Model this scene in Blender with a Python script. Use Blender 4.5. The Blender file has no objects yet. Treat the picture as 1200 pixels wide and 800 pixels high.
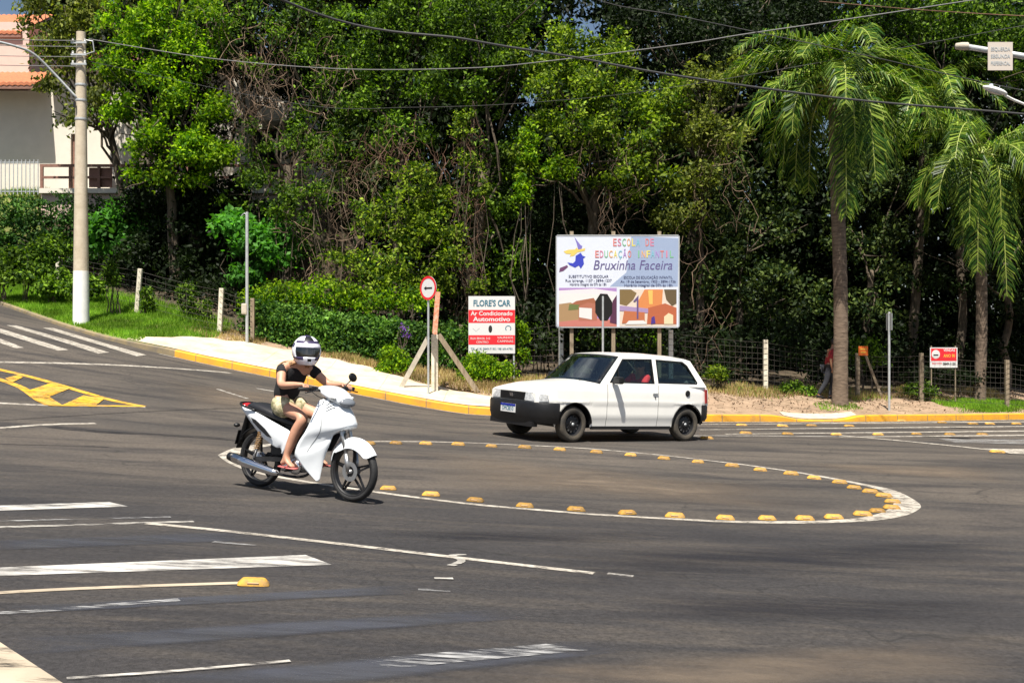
import bpy, bmesh, math, random
import numpy as np
from mathutils import Vector, Matrix
from mathutils.geometry import tessellate_polygon
PI = math.pi
random.seed(7)
RNG = np.random.default_rng(7)
# ------------------------------------------------------------------ camera, light, exposure
scn = bpy.context.scene
col = scn.collection
EYE = 1.6
FPX = 1300.0                                  # focal length in pixels of a 1200 px wide frame
cd = bpy.data.cameras.new('camera'); cam = bpy.data.objects.new('camera', cd); col.objects.link(cam)
cam.location = (0, 0, EYE); cam.rotation_euler = (PI/2, 0, 0)
cd.sensor_width = 36; cd.lens = FPX/1200*36; cd.shift_y = 5/1200
cd.clip_start = .05; cd.clip_end = 1500
scn.camera = cam
SUN_EL, SUN_AZ = math.radians(64), math.radians(191)      # azimuth clockwise from +Y
world = bpy.data.worlds.new("World"); scn.world = world; world.use_nodes = True
wn = world.node_tree.nodes; wl = world.node_tree.links
sky = wn.new('ShaderNodeTexSky'); sky.sky_type = 'NISHITA'; sky.sun_disc = False
sky.sun_elevation = SUN_EL; sky.sun_rotation = SUN_AZ; sky.air_density = 1.0; sky.dust_density = 1.6
bg = wn['Background']; bg.inputs['Strength'].default_value = .05
# broken white cloud over the blue
wtc = wn.new('ShaderNodeTexCoord'); wno = wn.new('ShaderNodeTexNoise'); wno.inputs['Scale'].default_value = 3.2; wno.inputs['Detail'].default_value = 7
wl.new(wtc.outputs['Generated'], wno.inputs['Vector'])
wra = wn.new('ShaderNodeMapRange'); wra.inputs[1].default_value = .56; wra.inputs[2].default_value = .70; wl.new(wno.outputs[0], wra.inputs[0])
wmx = wn.new('ShaderNodeMix'); wmx.data_type = 'RGBA'; wl.new(wra.outputs[0], wmx.inputs[0]); wl.new(sky.outputs[0], wmx.inputs[6]); wmx.inputs[7].default_value = (9, 9.4, 10, 1)
wl.new(wmx.outputs[2], bg.inputs['Color'])
sd = bpy.data.lights.new('sun', 'SUN'); sun = bpy.data.objects.new('sun', sd); col.objects.link(sun)
sd.energy = 5.0; sd.angle = math.radians(.5); sd.color = (1, .94, .84)
tosun = Vector((math.sin(SUN_AZ)*math.cos(SUN_EL), math.cos(SUN_AZ)*math.cos(SUN_EL), math.sin(SUN_EL)))
sun.rotation_euler = tosun.to_track_quat('Z', 'Y').to_euler(); sun.location = (0, 0, 30)
vs = scn.view_settings; vs.view_transform = 'Standard'; vs.look = 'None'; vs.gamma = 1; vs.use_curve_mapping = False
vs.exposure = .95
scn.render.engine = 'CYCLES'
scn.cycles.max_bounces = 6; scn.cycles.diffuse_bounces = 2; scn.cycles.glossy_bounces = 3
scn.cycles.transparent_max_bounces = 24; scn.cycles.transmission_bounces = 4

# ------------------------------------------------------------------ materials
def mat(name, c, rough=.6, metal=0, var=0, scale=8, bump=0, bscale=60, c2=None, spec=.5, coat=0, obj=True, stretch=None):
    m = bpy.data.materials.new(name); m.use_nodes = True
    nt = m.node_tree; n = nt.nodes; l = nt.links; b = n['Principled BSDF']
    b.inputs['Base Color'].default_value = (*c, 1); b.inputs['Roughness'].default_value = rough
    b.inputs['Metallic'].default_value = metal; b.inputs['Specular IOR Level'].default_value = spec
    b.inputs['Coat Weight'].default_value = coat
    tc = n.new('ShaderNodeTexCoord'); src = tc.outputs['Object']
    if stretch:
        mp = n.new('ShaderNodeMapping'); mp.inputs['Scale'].default_value = stretch; l.new(src, mp.inputs[0]); src = mp.outputs[0]
    if var or c2:
        t = n.new('ShaderNodeTexNoise'); t.inputs['Scale'].default_value = scale; t.inputs['Detail'].default_value = 6; t.inputs['Roughness'].default_value = .65
        l.new(src, t.inputs['Vector'])
        r = n.new('ShaderNodeValToRGB'); r.color_ramp.elements[0].position = .35; r.color_ramp.elements[1].position = .68
        cc = c2 if c2 else tuple(min(1, v*(1+var)) for v in c)
        r.color_ramp.elements[0].color = (*(c if c2 else tuple(v*(1-var) for v in c)), 1); r.color_ramp.elements[1].color = (*cc, 1)
        l.new(t.outputs[0], r.inputs[0]); l.new(r.outputs[0], b.inputs['Base Color'])
    if bump:
        t2 = n.new('ShaderNodeTexNoise'); t2.inputs['Scale'].default_value = bscale; t2.inputs['Detail'].default_value = 4
        l.new(src, t2.inputs['Vector'])
        bp = n.new('ShaderNodeBump'); bp.inputs['Strength'].default_value = bump; bp.inputs['Distance'].default_value = .02
        l.new(t2.outputs[0], bp.inputs['Height']); l.new(bp.outputs[0], b.inputs['Normal'])
    return m
def leafmat(name, c1, c2, trans=.35, rough=.6):
    m = bpy.data.materials.new(name); m.use_nodes = True
    nt = m.node_tree; n = nt.nodes; l = nt.links; b = n['Principled BSDF']
    g = n.new('ShaderNodeNewGeometry'); r = n.new('ShaderNodeValToRGB')
    r.color_ramp.elements[0].position = .32; r.color_ramp.elements[0].color = (*c1, 1); r.color_ramp.elements[1].color = (*c2, 1)
    l.new(g.outputs['Random Per Island'], r.inputs[0])
    tc = n.new('ShaderNodeTexCoord'); t = n.new('ShaderNodeTexNoise'); t.inputs['Scale'].default_value = .7; t.inputs['Detail'].default_value = 3
    l.new(tc.outputs['Object'], t.inputs['Vector'])
    mr = n.new('ShaderNodeMapRange'); mr.inputs[1].default_value = .3; mr.inputs[2].default_value = .7; mr.inputs[3].default_value = .45; mr.inputs[4].default_value = 1.5
    l.new(t.outputs[0], mr.inputs[0])
    vm = n.new('ShaderNodeVectorMath'); vm.operation = 'SCALE'; l.new(r.outputs[0], vm.inputs[0]); l.new(mr.outputs[0], vm.inputs['Scale'])
    l.new(vm.outputs[0], b.inputs['Base Color']); b.inputs['Roughness'].default_value = rough; b.inputs['Specular IOR Level'].default_value = .16
    tr = n.new('ShaderNodeBsdfTranslucent')
    vm2 = n.new('ShaderNodeVectorMath'); vm2.operation = 'MULTIPLY'; vm2.inputs[1].default_value = (1.5, 1.7, .5)
    l.new(vm.outputs[0], vm2.inputs[0]); l.new(vm2.outputs[0], tr.inputs[0])
    mx = n.new('ShaderNodeMixShader'); mx.inputs[0].default_value = trans
    l.new(b.outputs[0], mx.inputs[1]); l.new(tr.outputs[0], mx.inputs[2]); l.new(mx.outputs[0], n['Material Output'].inputs[0])
    return m
def wornmat(name, c, wear=.45, scale=5, stretch=(1, 1, 1), soft=.08, rough=.75, minalpha=0, maxalpha=1, c2=None, fade=0):
    """paint that is worn through: the asphalt sheet below shows in the gaps"""
    m = bpy.data.materials.new(name); m.use_nodes = True
    nt = m.node_tree; n = nt.nodes; l = nt.links; b = n['Principled BSDF']
    b.inputs['Roughness'].default_value = rough; b.inputs['Specular IOR Level'].default_value = .25
    tc = n.new('ShaderNodeTexCoord'); mp = n.new('ShaderNodeMapping'); mp.inputs['Scale'].default_value = stretch; l.new(tc.outputs['Object'], mp.inputs[0])
    t = n.new('ShaderNodeTexNoise'); t.inputs['Scale'].default_value = scale; t.inputs['Detail'].default_value = 9; t.inputs['Roughness'].default_value = .72
    l.new(mp.outputs[0], t.inputs['Vector'])
    mr = n.new('ShaderNodeMapRange'); mr.inputs[1].default_value = wear-soft; mr.inputs[2].default_value = wear+soft
    mr.inputs[3].default_value = minalpha; mr.inputs[4].default_value = maxalpha
    l.new(t.outputs[0], mr.inputs[0]); aout = mr.outputs[0]
    if fade:                                     # ragged, thinning outline of a stain
        at_ = n.new('ShaderNodeAttribute'); at_.attribute_name = 'edge'
        m1 = n.new('ShaderNodeMapRange'); m1.interpolation_type = 'SMOOTHSTEP'; m1.inputs[1].default_value = 0; m1.inputs[2].default_value = fade
        l.new(at_.outputs['Fac'], m1.inputs[0])
        mm = n.new('ShaderNodeMath'); mm.operation = 'MULTIPLY'; l.new(aout, mm.inputs[0]); l.new(m1.outputs[0], mm.inputs[1]); aout = mm.outputs[0]
    l.new(aout, b.inputs['Alpha'])
    t2 = n.new('ShaderNodeTexNoise'); t2.inputs['Scale'].default_value = 3; t2.inputs['Detail'].default_value = 5; l.new(tc.outputs['Object'], t2.inputs['Vector'])
    r = n.new('ShaderNodeValToRGB'); r.color_ramp.elements[0].position = .3; r.color_ramp.elements[1].position = .65
    r.color_ramp.elements[0].color = (*(c2 or tuple(v*.72 for v in c)), 1); r.color_ramp.elements[1].color = (*c, 1)
    l.new(t2.outputs[0], r.inputs[0]); l.new(r.outputs[0], b.inputs['Base Color'])
    return m
def glassmat(name, tint=(.7, .8, .78), refl=.08, rough=.02):
    m = bpy.data.materials.new(name); m.use_nodes = True
    nt = m.node_tree; n = nt.nodes; l = nt.links
    n.remove(n['Principled BSDF'])
    tr = n.new('ShaderNodeBsdfTransparent'); tr.inputs[0].default_value = (*tint, 1)
    gl = n.new('ShaderNodeBsdfGlossy'); gl.inputs['Roughness'].default_value = rough
    fr = n.new('ShaderNodeLayerWeight'); fr.inputs[0].default_value = .5
    pw = n.new('ShaderNodeMath'); pw.operation = 'POWER'; pw.inputs[1].default_value = 4; l.new(fr.outputs['Facing'], pw.inputs[0])
    ad = n.new('ShaderNodeMath'); ad.operation = 'ADD'; ad.inputs[1].default_value = refl; ad.use_clamp = True; l.new(pw.outputs[0], ad.inputs[0])
    mx = n.new('ShaderNodeMixShader'); l.new(ad.outputs[0], mx.inputs[0]); l.new(tr.outputs[0], mx.inputs[1]); l.new(gl.outputs[0], mx.inputs[2])
    l.new(mx.outputs[0], n['Material Output'].inputs[0])
    return m
M = {}
M['white_car'] = mat('white car paint', (.82, .81, .77), .25, var=.03, scale=3, coat=.6)
M['white_gloss'] = mat('glossy white fairing', (.78, .82, .86), .2, coat=.7, var=.02)
M['black_plastic'] = mat('black plastic', (.007, .007, .008), .42, var=.3, scale=20, bump=.1, bscale=200)
M['seam'] = mat('dark seam', (.05, .05, .05), .8)
M['rubber'] = mat('dusty tyre rubber', (.035, .032, .028), .85, c2=(.09, .075, .055), scale=6, bump=.2)
M['rubber_black'] = mat('black tyre rubber', (.016, .016, .017), .7, var=.3, bump=.2)
M['steel_dark'] = mat('black steel rim', (.02, .02, .022), .4, var=.3, metal=.3)
M['chrome'] = mat('chrome', (.8, .8, .82), .15, metal=1)
M['alu'] = mat('aluminium', (.5, .5, .5), .4, metal=.9, var=.1)
M['galv'] = mat('galvanised steel', (.45, .47, .48), .5, metal=.4, var=.12, scale=12)
M['seat_black'] = mat('black vinyl', (.012, .012, .014), .45, bump=.2, bscale=150)
M['seat_grey'] = mat('grey seat cloth', (.08, .085, .1), .9, var=.2)
M['glass'] = glassmat('car glass', (.84, .92, .88), .05)
M['glass_screen'] = glassmat('windscreen glass', (.5, .6, .62), .14)
M['lens'] = mat('clear lamp lens', (.42, .43, .44), .15, coat=1, var=.35, scale=25)
M['orange_lens'] = mat('amber lens', (.8, .25, .02), .2, coat=1)
M['red_lens'] = mat('red lens', (.35, .01, .01), .2, coat=1)
M['skin'] = mat('skin', (.50, .26, .17), .5, var=.14, scale=9)
M['skin2'] = mat('tanned skin', (.34, .17, .10), .5, var=.06)
M['hair_dark'] = mat('dark hair', (.02, .013, .01), .5)
M['hair_light'] = mat('light brown hair', (.34, .18, .08), .5, var=.3, scale=60, stretch=(1, 1, .1))
M['black_cloth'] = mat('black cotton', (.008, .008, .010), .9, bump=.2)
M['shorts'] = mat('patterned shorts cloth', (.12, .12, .04), .85, c2=(.72, .62, .42), scale=17)
M['red_cloth'] = mat('red shirt cloth', (.62, .03, .05), .85, var=.15)
M['dkred_cloth'] = mat('dark red shirt cloth', (.28, .015, .02), .85, var=.15)
M['jeans'] = mat('dark trousers', (.02, .022, .03), .9, var=.3)
M['pink'] = mat('pink sandal rubber', (.5, .13, .12), .6)
M['helmet'] = mat('helmet shell', (.62, .62, .72), .25, c2=(.86, .86, .9), scale=7, coat=.6)
M['visor'] = mat('smoked visor', (.02, .02, .03), .06, coat=1)
M['concrete'] = mat('concrete', (.42, .38, .31), .85, var=.14, scale=6, bump=.25)
M['pole_conc'] = mat('old pole concrete', (.44, .37, .27), .85, c2=(.56, .49, .38), scale=4, bump=.3, bscale=30)
M['lime'] = mat('lime-washed paint', (.75, .75, .72), .8, var=.06, scale=5, bump=.1)
M['post_white'] = mat('weathered white concrete post', (.48, .43, .33), .85, c2=(.72, .68, .56), scale=7, bump=.2)
M['orange_paint'] = mat('faded orange paint', (.55, .16, .07), .8, c2=(.62, .45, .33), scale=14)
M['wood'] = mat('weathered wood', (.16, .12, .08), .85, c2=(.32, .26, .18), scale=5, stretch=(6, 6, .7), bump=.3)
M['bark'] = mat('bark', (.05, .038, .026), .95, c2=(.13, .10, .07), scale=6, stretch=(3, 3, .6), bump=.6, bscale=25)
M['palm_bark'] = mat('ringed palm trunk', (.075, .052, .036), .9, c2=(.21, .155, .11), scale=5, stretch=(1, 1, 4), bump=.6, bscale=14)
M['rachis'] = mat('palm frond stalk', (.30, .34, .08), .5)
M['vine'] = mat('dry vine stems', (.09, .055, .035), .9, c2=(.26, .18, .12), scale=1.5)
M['vine_dark'] = mat('dark brown vine stems', (.06, .03, .018), .9, c2=(.17, .09, .055), scale=1.5)
M['wire'] = mat('fence wire', (.07, .062, .055), .7, metal=.3)
M['cable'] = mat('black cable', (.035, .035, .035), .6)
M['cable_grey'] = mat('grey cable', (.14, .14, .14), .6)
M['yellow_kerb'] = mat('yellow kerb paint', (.78, .36, .010), .75, c2=(.50, .25, .04), scale=2.2, bump=.15)
M['yellow_dirty'] = mat('worn yellow kerb paint', (.15, .125, .09), .9, c2=(.26, .20, .10), scale=3, bump=.15)
M['stud'] = mat('yellow road stud', (.62, .33, .035), .75, c2=(.26, .16, .06), scale=14, bump=.1)
M['stud_refl'] = mat('stud reflector', (.55, .35, .2), .3)
M['sidewalk'] = mat('pale sidewalk concrete', (.46, .37, .26), .9, c2=(.66, .56, .42), scale=1.6, bump=.2, bscale=20)
M['wall_white'] = mat('white house render', (.66, .61, .53), .9, var=.05, scale=2, bump=.1)
M['wall_pink'] = mat('pale pink house render', (.62, .46, .40), .9, var=.05, scale=2)
M['terracotta'] = mat('terracotta tile', (.50, .17, .075), .85, c2=(.34, .12, .06), scale=9, bump=.3)
M['brown_wood'] = mat('brown painted wood', (.22, .11, .08), .7, var=.2)
M['window_dark'] = mat('dark window pane', (.02, .022, .025), .08)
M['board_white'] = mat('white sign panel', (.54, .58, .68), .5, var=.03, scale=2)
M['paper_white'] = mat('white sign paint', (.58, .58, .58), .5)
M['sign_red'] = mat('red sign paint', (.62, .015, .025), .5)
M['sign_black'] = mat('black sign paint', (.01, .01, .01), .6)
M['sign_blue'] = mat('dark teal lettering', (.03, .13, .19), .6)
M['sign_back'] = mat('black back of sign', (.008, .008, .008), .9)
M['dry_grass'] = leafmat('dry grass blades', (.30, .20, .09), (.42, .36, .14), .2, .8)
M['grass'] = leafmat('green grass blades', (.10, .22, .015), (.24, .40, .03), .35, .6)
M['leaf_bright'] = leafmat('bright green leaves', (.04, .11, .004), (.31, .47, .012), .42)
M['leaf_mid'] = leafmat('mid green leaves', (.014, .040, .004), (.17, .29, .02), .32)
M['leaf_deep_shade'] = leafmat('leaves darkened as in deep shade', (.004, .010, .002), (.016, .030, .005), .2)  # deep canopy shade is put into this leaf colour
M['leaf_olive'] = leafmat('olive green leaves', (.045, .065, .01), (.25, .28, .05), .35)
M['leaf_lime'] = leafmat('yellow green leaves', (.022, .055, .004), (.28, .38, .03), .4)
M['leaf_emerald'] = leafmat('emerald broad leaves', (.04, .15, .015), (.12, .32, .05), .4)
M['leaf_hedge'] = leafmat('hedge leaves', (.012, .045, .008), (.08, .18, .03), .25)
M['leaf_shade'] = leafmat('leaves darkened as in half shade', (.008, .022, .005), (.085, .12, .025), .15)  # leaf colour darkened to stand in for shade, milder than the deep one
M['leaf_ivy'] = leafmat('ivy leaves', (.016, .055, .008), (.14, .27, .04), .3)
M['leaf_palm'] = leafmat('palm leaflets', (.022, .062, .008), (.22, .30, .04), .28, .4)
M['leaf_purple'] = leafmat('purple flowers', (.18, .06, .42), (.30, .12, .60), .3)

def soil(name, c, c2, c3, s1, s2):
    m = mat(name, c, .95, c2=c2, scale=s1, bump=.5, bscale=18)
    nt = m.node_tree; n = nt.nodes; l = nt.links; b = n['Principled BSDF']
    src = b.inputs['Base Color'].links[0].from_socket
    t = n.new('ShaderNodeTexNoise'); t.inputs['Scale'].default_value = s2; t.inputs['Detail'].default_value = 8; t.inputs['Roughness'].default_value = .75
    l.new(n['Texture Coordinate'].outputs['Object'], t.inputs['Vector'])
    r = n.new('ShaderNodeValToRGB'); r.color_ramp.elements[0].position = .5; r.color_ramp.elements[1].position = .66
    l.new(t.outputs[0], r.inputs[0])
    mx = n.new('ShaderNodeMix'); mx.data_type = 'RGBA'; l.new(r.outputs[0], mx.inputs[0]); l.new(src, mx.inputs[6]); mx.inputs[7].default_value = (*c3, 1)
    l.new(mx.outputs[2], b.inputs['Base Color'])
    return m
M['dirt'] = soil('trodden earth', (.23, .155, .10), (.36, .255, .17), (.10, .075, .042), 1.2, 4)
M['litter'] = soil('forest floor soil', (.05, .035, .022), (.09, .06, .035), (.03, .04, .015), 2, 5)
M['bank'] = soil('grassy bank soil', (.12, .16, .04), (.2, .22, .06), (.22, .15, .08), 1.5, 3)

def asphalt():
    m = bpy.data.materials.new('asphalt'); m.use_nodes = True
    nt = m.node_tree; n = nt.nodes; l = nt.links; b = n['Principled BSDF']
    b.inputs['Roughness'].default_value = .82; b.inputs['Specular IOR Level'].default_value = .3
    tc = n.new('ShaderNodeTexCoord')
    def noise(scale, stretch, rot=0, det=6, ro=.6, loc=(0, 0, 0)):
        mp = n.new('ShaderNodeMapping'); mp.inputs['Scale'].default_value = stretch; mp.inputs['Rotation'].default_value = (0, 0, rot); mp.inputs['Location'].default_value = loc
        l.new(tc.outputs['Object'], mp.inputs[0])
        t = n.new('ShaderNodeTexNoise'); t.inputs['Scale'].default_value = scale; t.inputs['Detail'].default_value = det; t.inputs['Roughness'].default_value = ro
        t.inputs['Distortion'].default_value = .4
        l.new(mp.outputs[0], t.inputs['Vector']); return t.outputs[0]
    def ramp(src, p0, c0, p1, c1):
        r = n.new('ShaderNodeValToRGB'); r.color_ramp.elements[0].position = p0; r.color_ramp.elements[1].position = p1
        r.color_ramp.elements[0].color = (*c0, 1); r.color_ramp.elements[1].color = (*c1, 1); l.new(src, r.inputs[0]); return r.outputs[0]
    def mix(f, a, c, kind='MIX'):
        x = n.new('ShaderNodeMix'); x.data_type = 'RGBA'; x.blend_type = kind
        if isinstance(f, float): x.inputs[0].default_value = f
        else: l.new(f, x.inputs[0])
        l.new(a, x.inputs[6])
        if isinstance(c, tuple): x.inputs[7].default_value = (*c, 1)
        else: l.new(c, x.inputs[7])
        return x.outputs[2]
    big = ramp(noise(.35, (.55, 1.2, 1), .1), .40, (.072, .064, .058), .60, (.118, .100, .084))
    # newer, darker resurfaced part nearer than the painted island
    sep = n.new('ShaderNodeSeparateXYZ'); l.new(tc.outputs['Object'], sep.inputs[0])
    nz = noise(.5, (.5, 1, 1), 0, 4)
    ad = n.new('ShaderNodeMath'); ad.operation = 'MULTIPLY_ADD'; ad.inputs[1].default_value = 5.0; l.new(nz, ad.inputs[0]); l.new(sep.outputs['Y'], ad.inputs[2])
    mr = n.new('ShaderNodeMapRange'); mr.inputs[1].default_value = 12.2; mr.inputs[2].default_value = 14.6; mr.inputs[3].default_value = .85; mr.inputs[4].default_value = 0
    l.new(ad.outputs[0], mr.inputs[0])
    c = mix(mr.outputs[0], big, (.034, .033, .036))
    streak = ramp(noise(.9, (.30, 1.5, 1), .06, 9, .72, (3, 1, 0)), .46, (0, 0, 0), .62, (1, 1, 1))
    sf = n.new('ShaderNodeMath'); sf.operation = 'MULTIPLY'; sf.inputs[1].default_value = .75; l.new(streak, sf.inputs[0])
    c = mix(sf.outputs[0], c, (.026, .025, .028))
    streak2 = ramp(noise(1.1, (.26, 1.7, 1), -.12, 9, .75, (9, 4, 0)), .48, (0, 0, 0), .66, (1, 1, 1))
    sf2 = n.new('ShaderNodeMath'); sf2.operation = 'MULTIPLY'; sf2.inputs[1].default_value = .6; l.new(streak2, sf2.inputs[0])
    c = mix(sf2.outputs[0], c, (.105, .089, .073))
    fine = ramp(noise(26, (1, 1, 1), 0, 6, .9), .38, (.38, .38, .38), .64, (1.12, 1.12, 1.12))
    c = mix(.9, c, fine, 'MULTIPLY')
    # cracks
    vo = n.new('ShaderNodeTexVoronoi'); vo.feature = 'DISTANCE_TO_EDGE'; vo.inputs['Scale'].default_value = .32
    wob = n.new('ShaderNodeTexNoise'); wob.inputs['Scale'].default_value = 1.3; wob.inputs['Detail'].default_value = 6; l.new(tc.outputs['Object'], wob.inputs['Vector'])
    av = n.new('ShaderNodeVectorMath'); av.operation = 'MULTIPLY_ADD'; av.inputs[1].default_value = (1.3, 1.3, 0); l.new(wob.outputs['Color'], av.inputs[0]); l.new(tc.outputs['Object'], av.inputs[2])
    l.new(av.outputs[0], vo.inputs['Vector'])
    cr = ramp(vo.outputs['Distance'], .0, (.6, .6, .6), .006, (0, 0, 0))
    gate = ramp(noise(.25, (1, 1, 1), 0, 2, .5, (5, 5, 0)), .50, (0, 0, 0), .58, (1, 1, 1))
    cm = n.new('ShaderNodeMath'); cm.operation = 'MULTIPLY'; l.new(cr, cm.inputs[0]); l.new(gate, cm.inputs[1])
    c = mix(cm.outputs[0], c, (.012, .012, .012))
    l.new(c, b.inputs['Base Color'])
    bp = n.new('ShaderNodeBump'); bp.inputs['Strength'].default_value = .5; bp.inputs['Distance'].default_value = .01
    l.new(noise(70, (1, 1, 1), 0, 4, .8), bp.inputs['Height']); l.new(bp.outputs[0], b.inputs['Normal'])
    return m
M['asphalt'] = asphalt()
M['paint'] = wornmat('white road paint', (.46, .425, .37), .43, 9, soft=.12, c2=(.30, .27, .23))
M['paint_thin'] = wornmat('old white road paint', (.60, .57, .52), .50, 7, (.5, 2.2, 1), soft=.10, maxalpha=.85)
M['paint_wide'] = wornmat('scuffed white road paint', (.55, .53, .50), .455, 3.0, (.7, 3.0, 1), soft=.12)
M['paint_faint'] = wornmat('almost worn-off white paint', (.5, .5, .5), .54, 4, (.5, 4, 1), soft=.07, maxalpha=.75)
M['paint_blue'] = wornmat('grey cover paint over old stripes', (.052, .054, .062), .40, 1.6, (.5, 2.5, 1), soft=.16, maxalpha=.85, c2=(.05, .054, .07), fade=.5)
M['paint_dark'] = wornmat('dark tyre scuff', (.018, .018, .024), .50, 1.1, (.4, 2.6, 1), soft=.16, maxalpha=.75, c2=(.02, .02, .024), fade=.9)
M['paint_yellow'] = wornmat('yellow road paint', (.66, .36, .025), .42, 4, soft=.13, c2=(.42, .26, .07))
M['paint_beige'] = wornmat('beige road paint', (.44, .37, .28), .40, 6, (.4, 2, 1), soft=.07)
M['scuff'] = wornmat('dark tyre scuff line', (.02, .02, .024), .47, 3, (.6, 2, 1), soft=.12, maxalpha=.7, c2=(.02, .02, .024))
M['dust'] = wornmat('pale dust on the road', (.185, .145, .108), .44, 1.2, (.6, 1.8, 1), soft=.2, maxalpha=.75, c2=(.14, .11, .085), fade=.9)

# ------------------------------------------------------------------ helpers
def tag(o, label=None, cat=None, group=None, kind=None):
    if label: o['label'] = label
    if cat: o['category'] = cat
    if group: o['group'] = group
    if kind: o['kind'] = kind
    return o
def empty(name, loc=(0, 0, 0), label=None, cat=None, group=None, rz=0):
    o = bpy.data.objects.new(name, None); col.objects.link(o); o.location = loc; o.rotation_euler = (0, 0, rz); o.empty_display_size = .2
    return tag(o, label, cat, group)
def link(name, me, mats, parent=None, smooth=False):
    for m in (mats if isinstance(mats, (list, tuple)) else [mats]): me.materials.append(m if not isinstance(m, str) else M[m])
    o = bpy.data.objects.new(name, me); col.objects.link(o)
    if parent: o.parent = parent
    if smooth: me.polygons.foreach_set('use_smooth', [True]*len(me.polygons))
    return o
def mesh(name, v, f, mats, parent=None, smooth=False, mi=None):
    me = bpy.data.meshes.new(name); me.from_pydata([tuple(p) for p in v], [], [tuple(q) for q in f])
    if mi: me.polygons.foreach_set('material_index', mi)
    me.update()
    return link(name, me, mats, parent, smooth)
def quads(name, V, mats, parent=None, k=4):
    """V: array (n,k,3), one k-gon each"""
    V = np.asarray(V, dtype=np.float32); n = len(V)
    me = bpy.data.meshes.new(name)
    me.vertices.add(n*k); me.vertices.foreach_set('co', V.reshape(-1))
    me.loops.add(n*k); me.loops.foreach_set('vertex_index', np.arange(n*k, dtype=np.int32))
    me.polygons.add(n); me.polygons.foreach_set('loop_start', np.arange(0, n*k, k, dtype=np.int32))
    me.update(calc_edges=True)
    return link(name, me, mats, parent)
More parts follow.
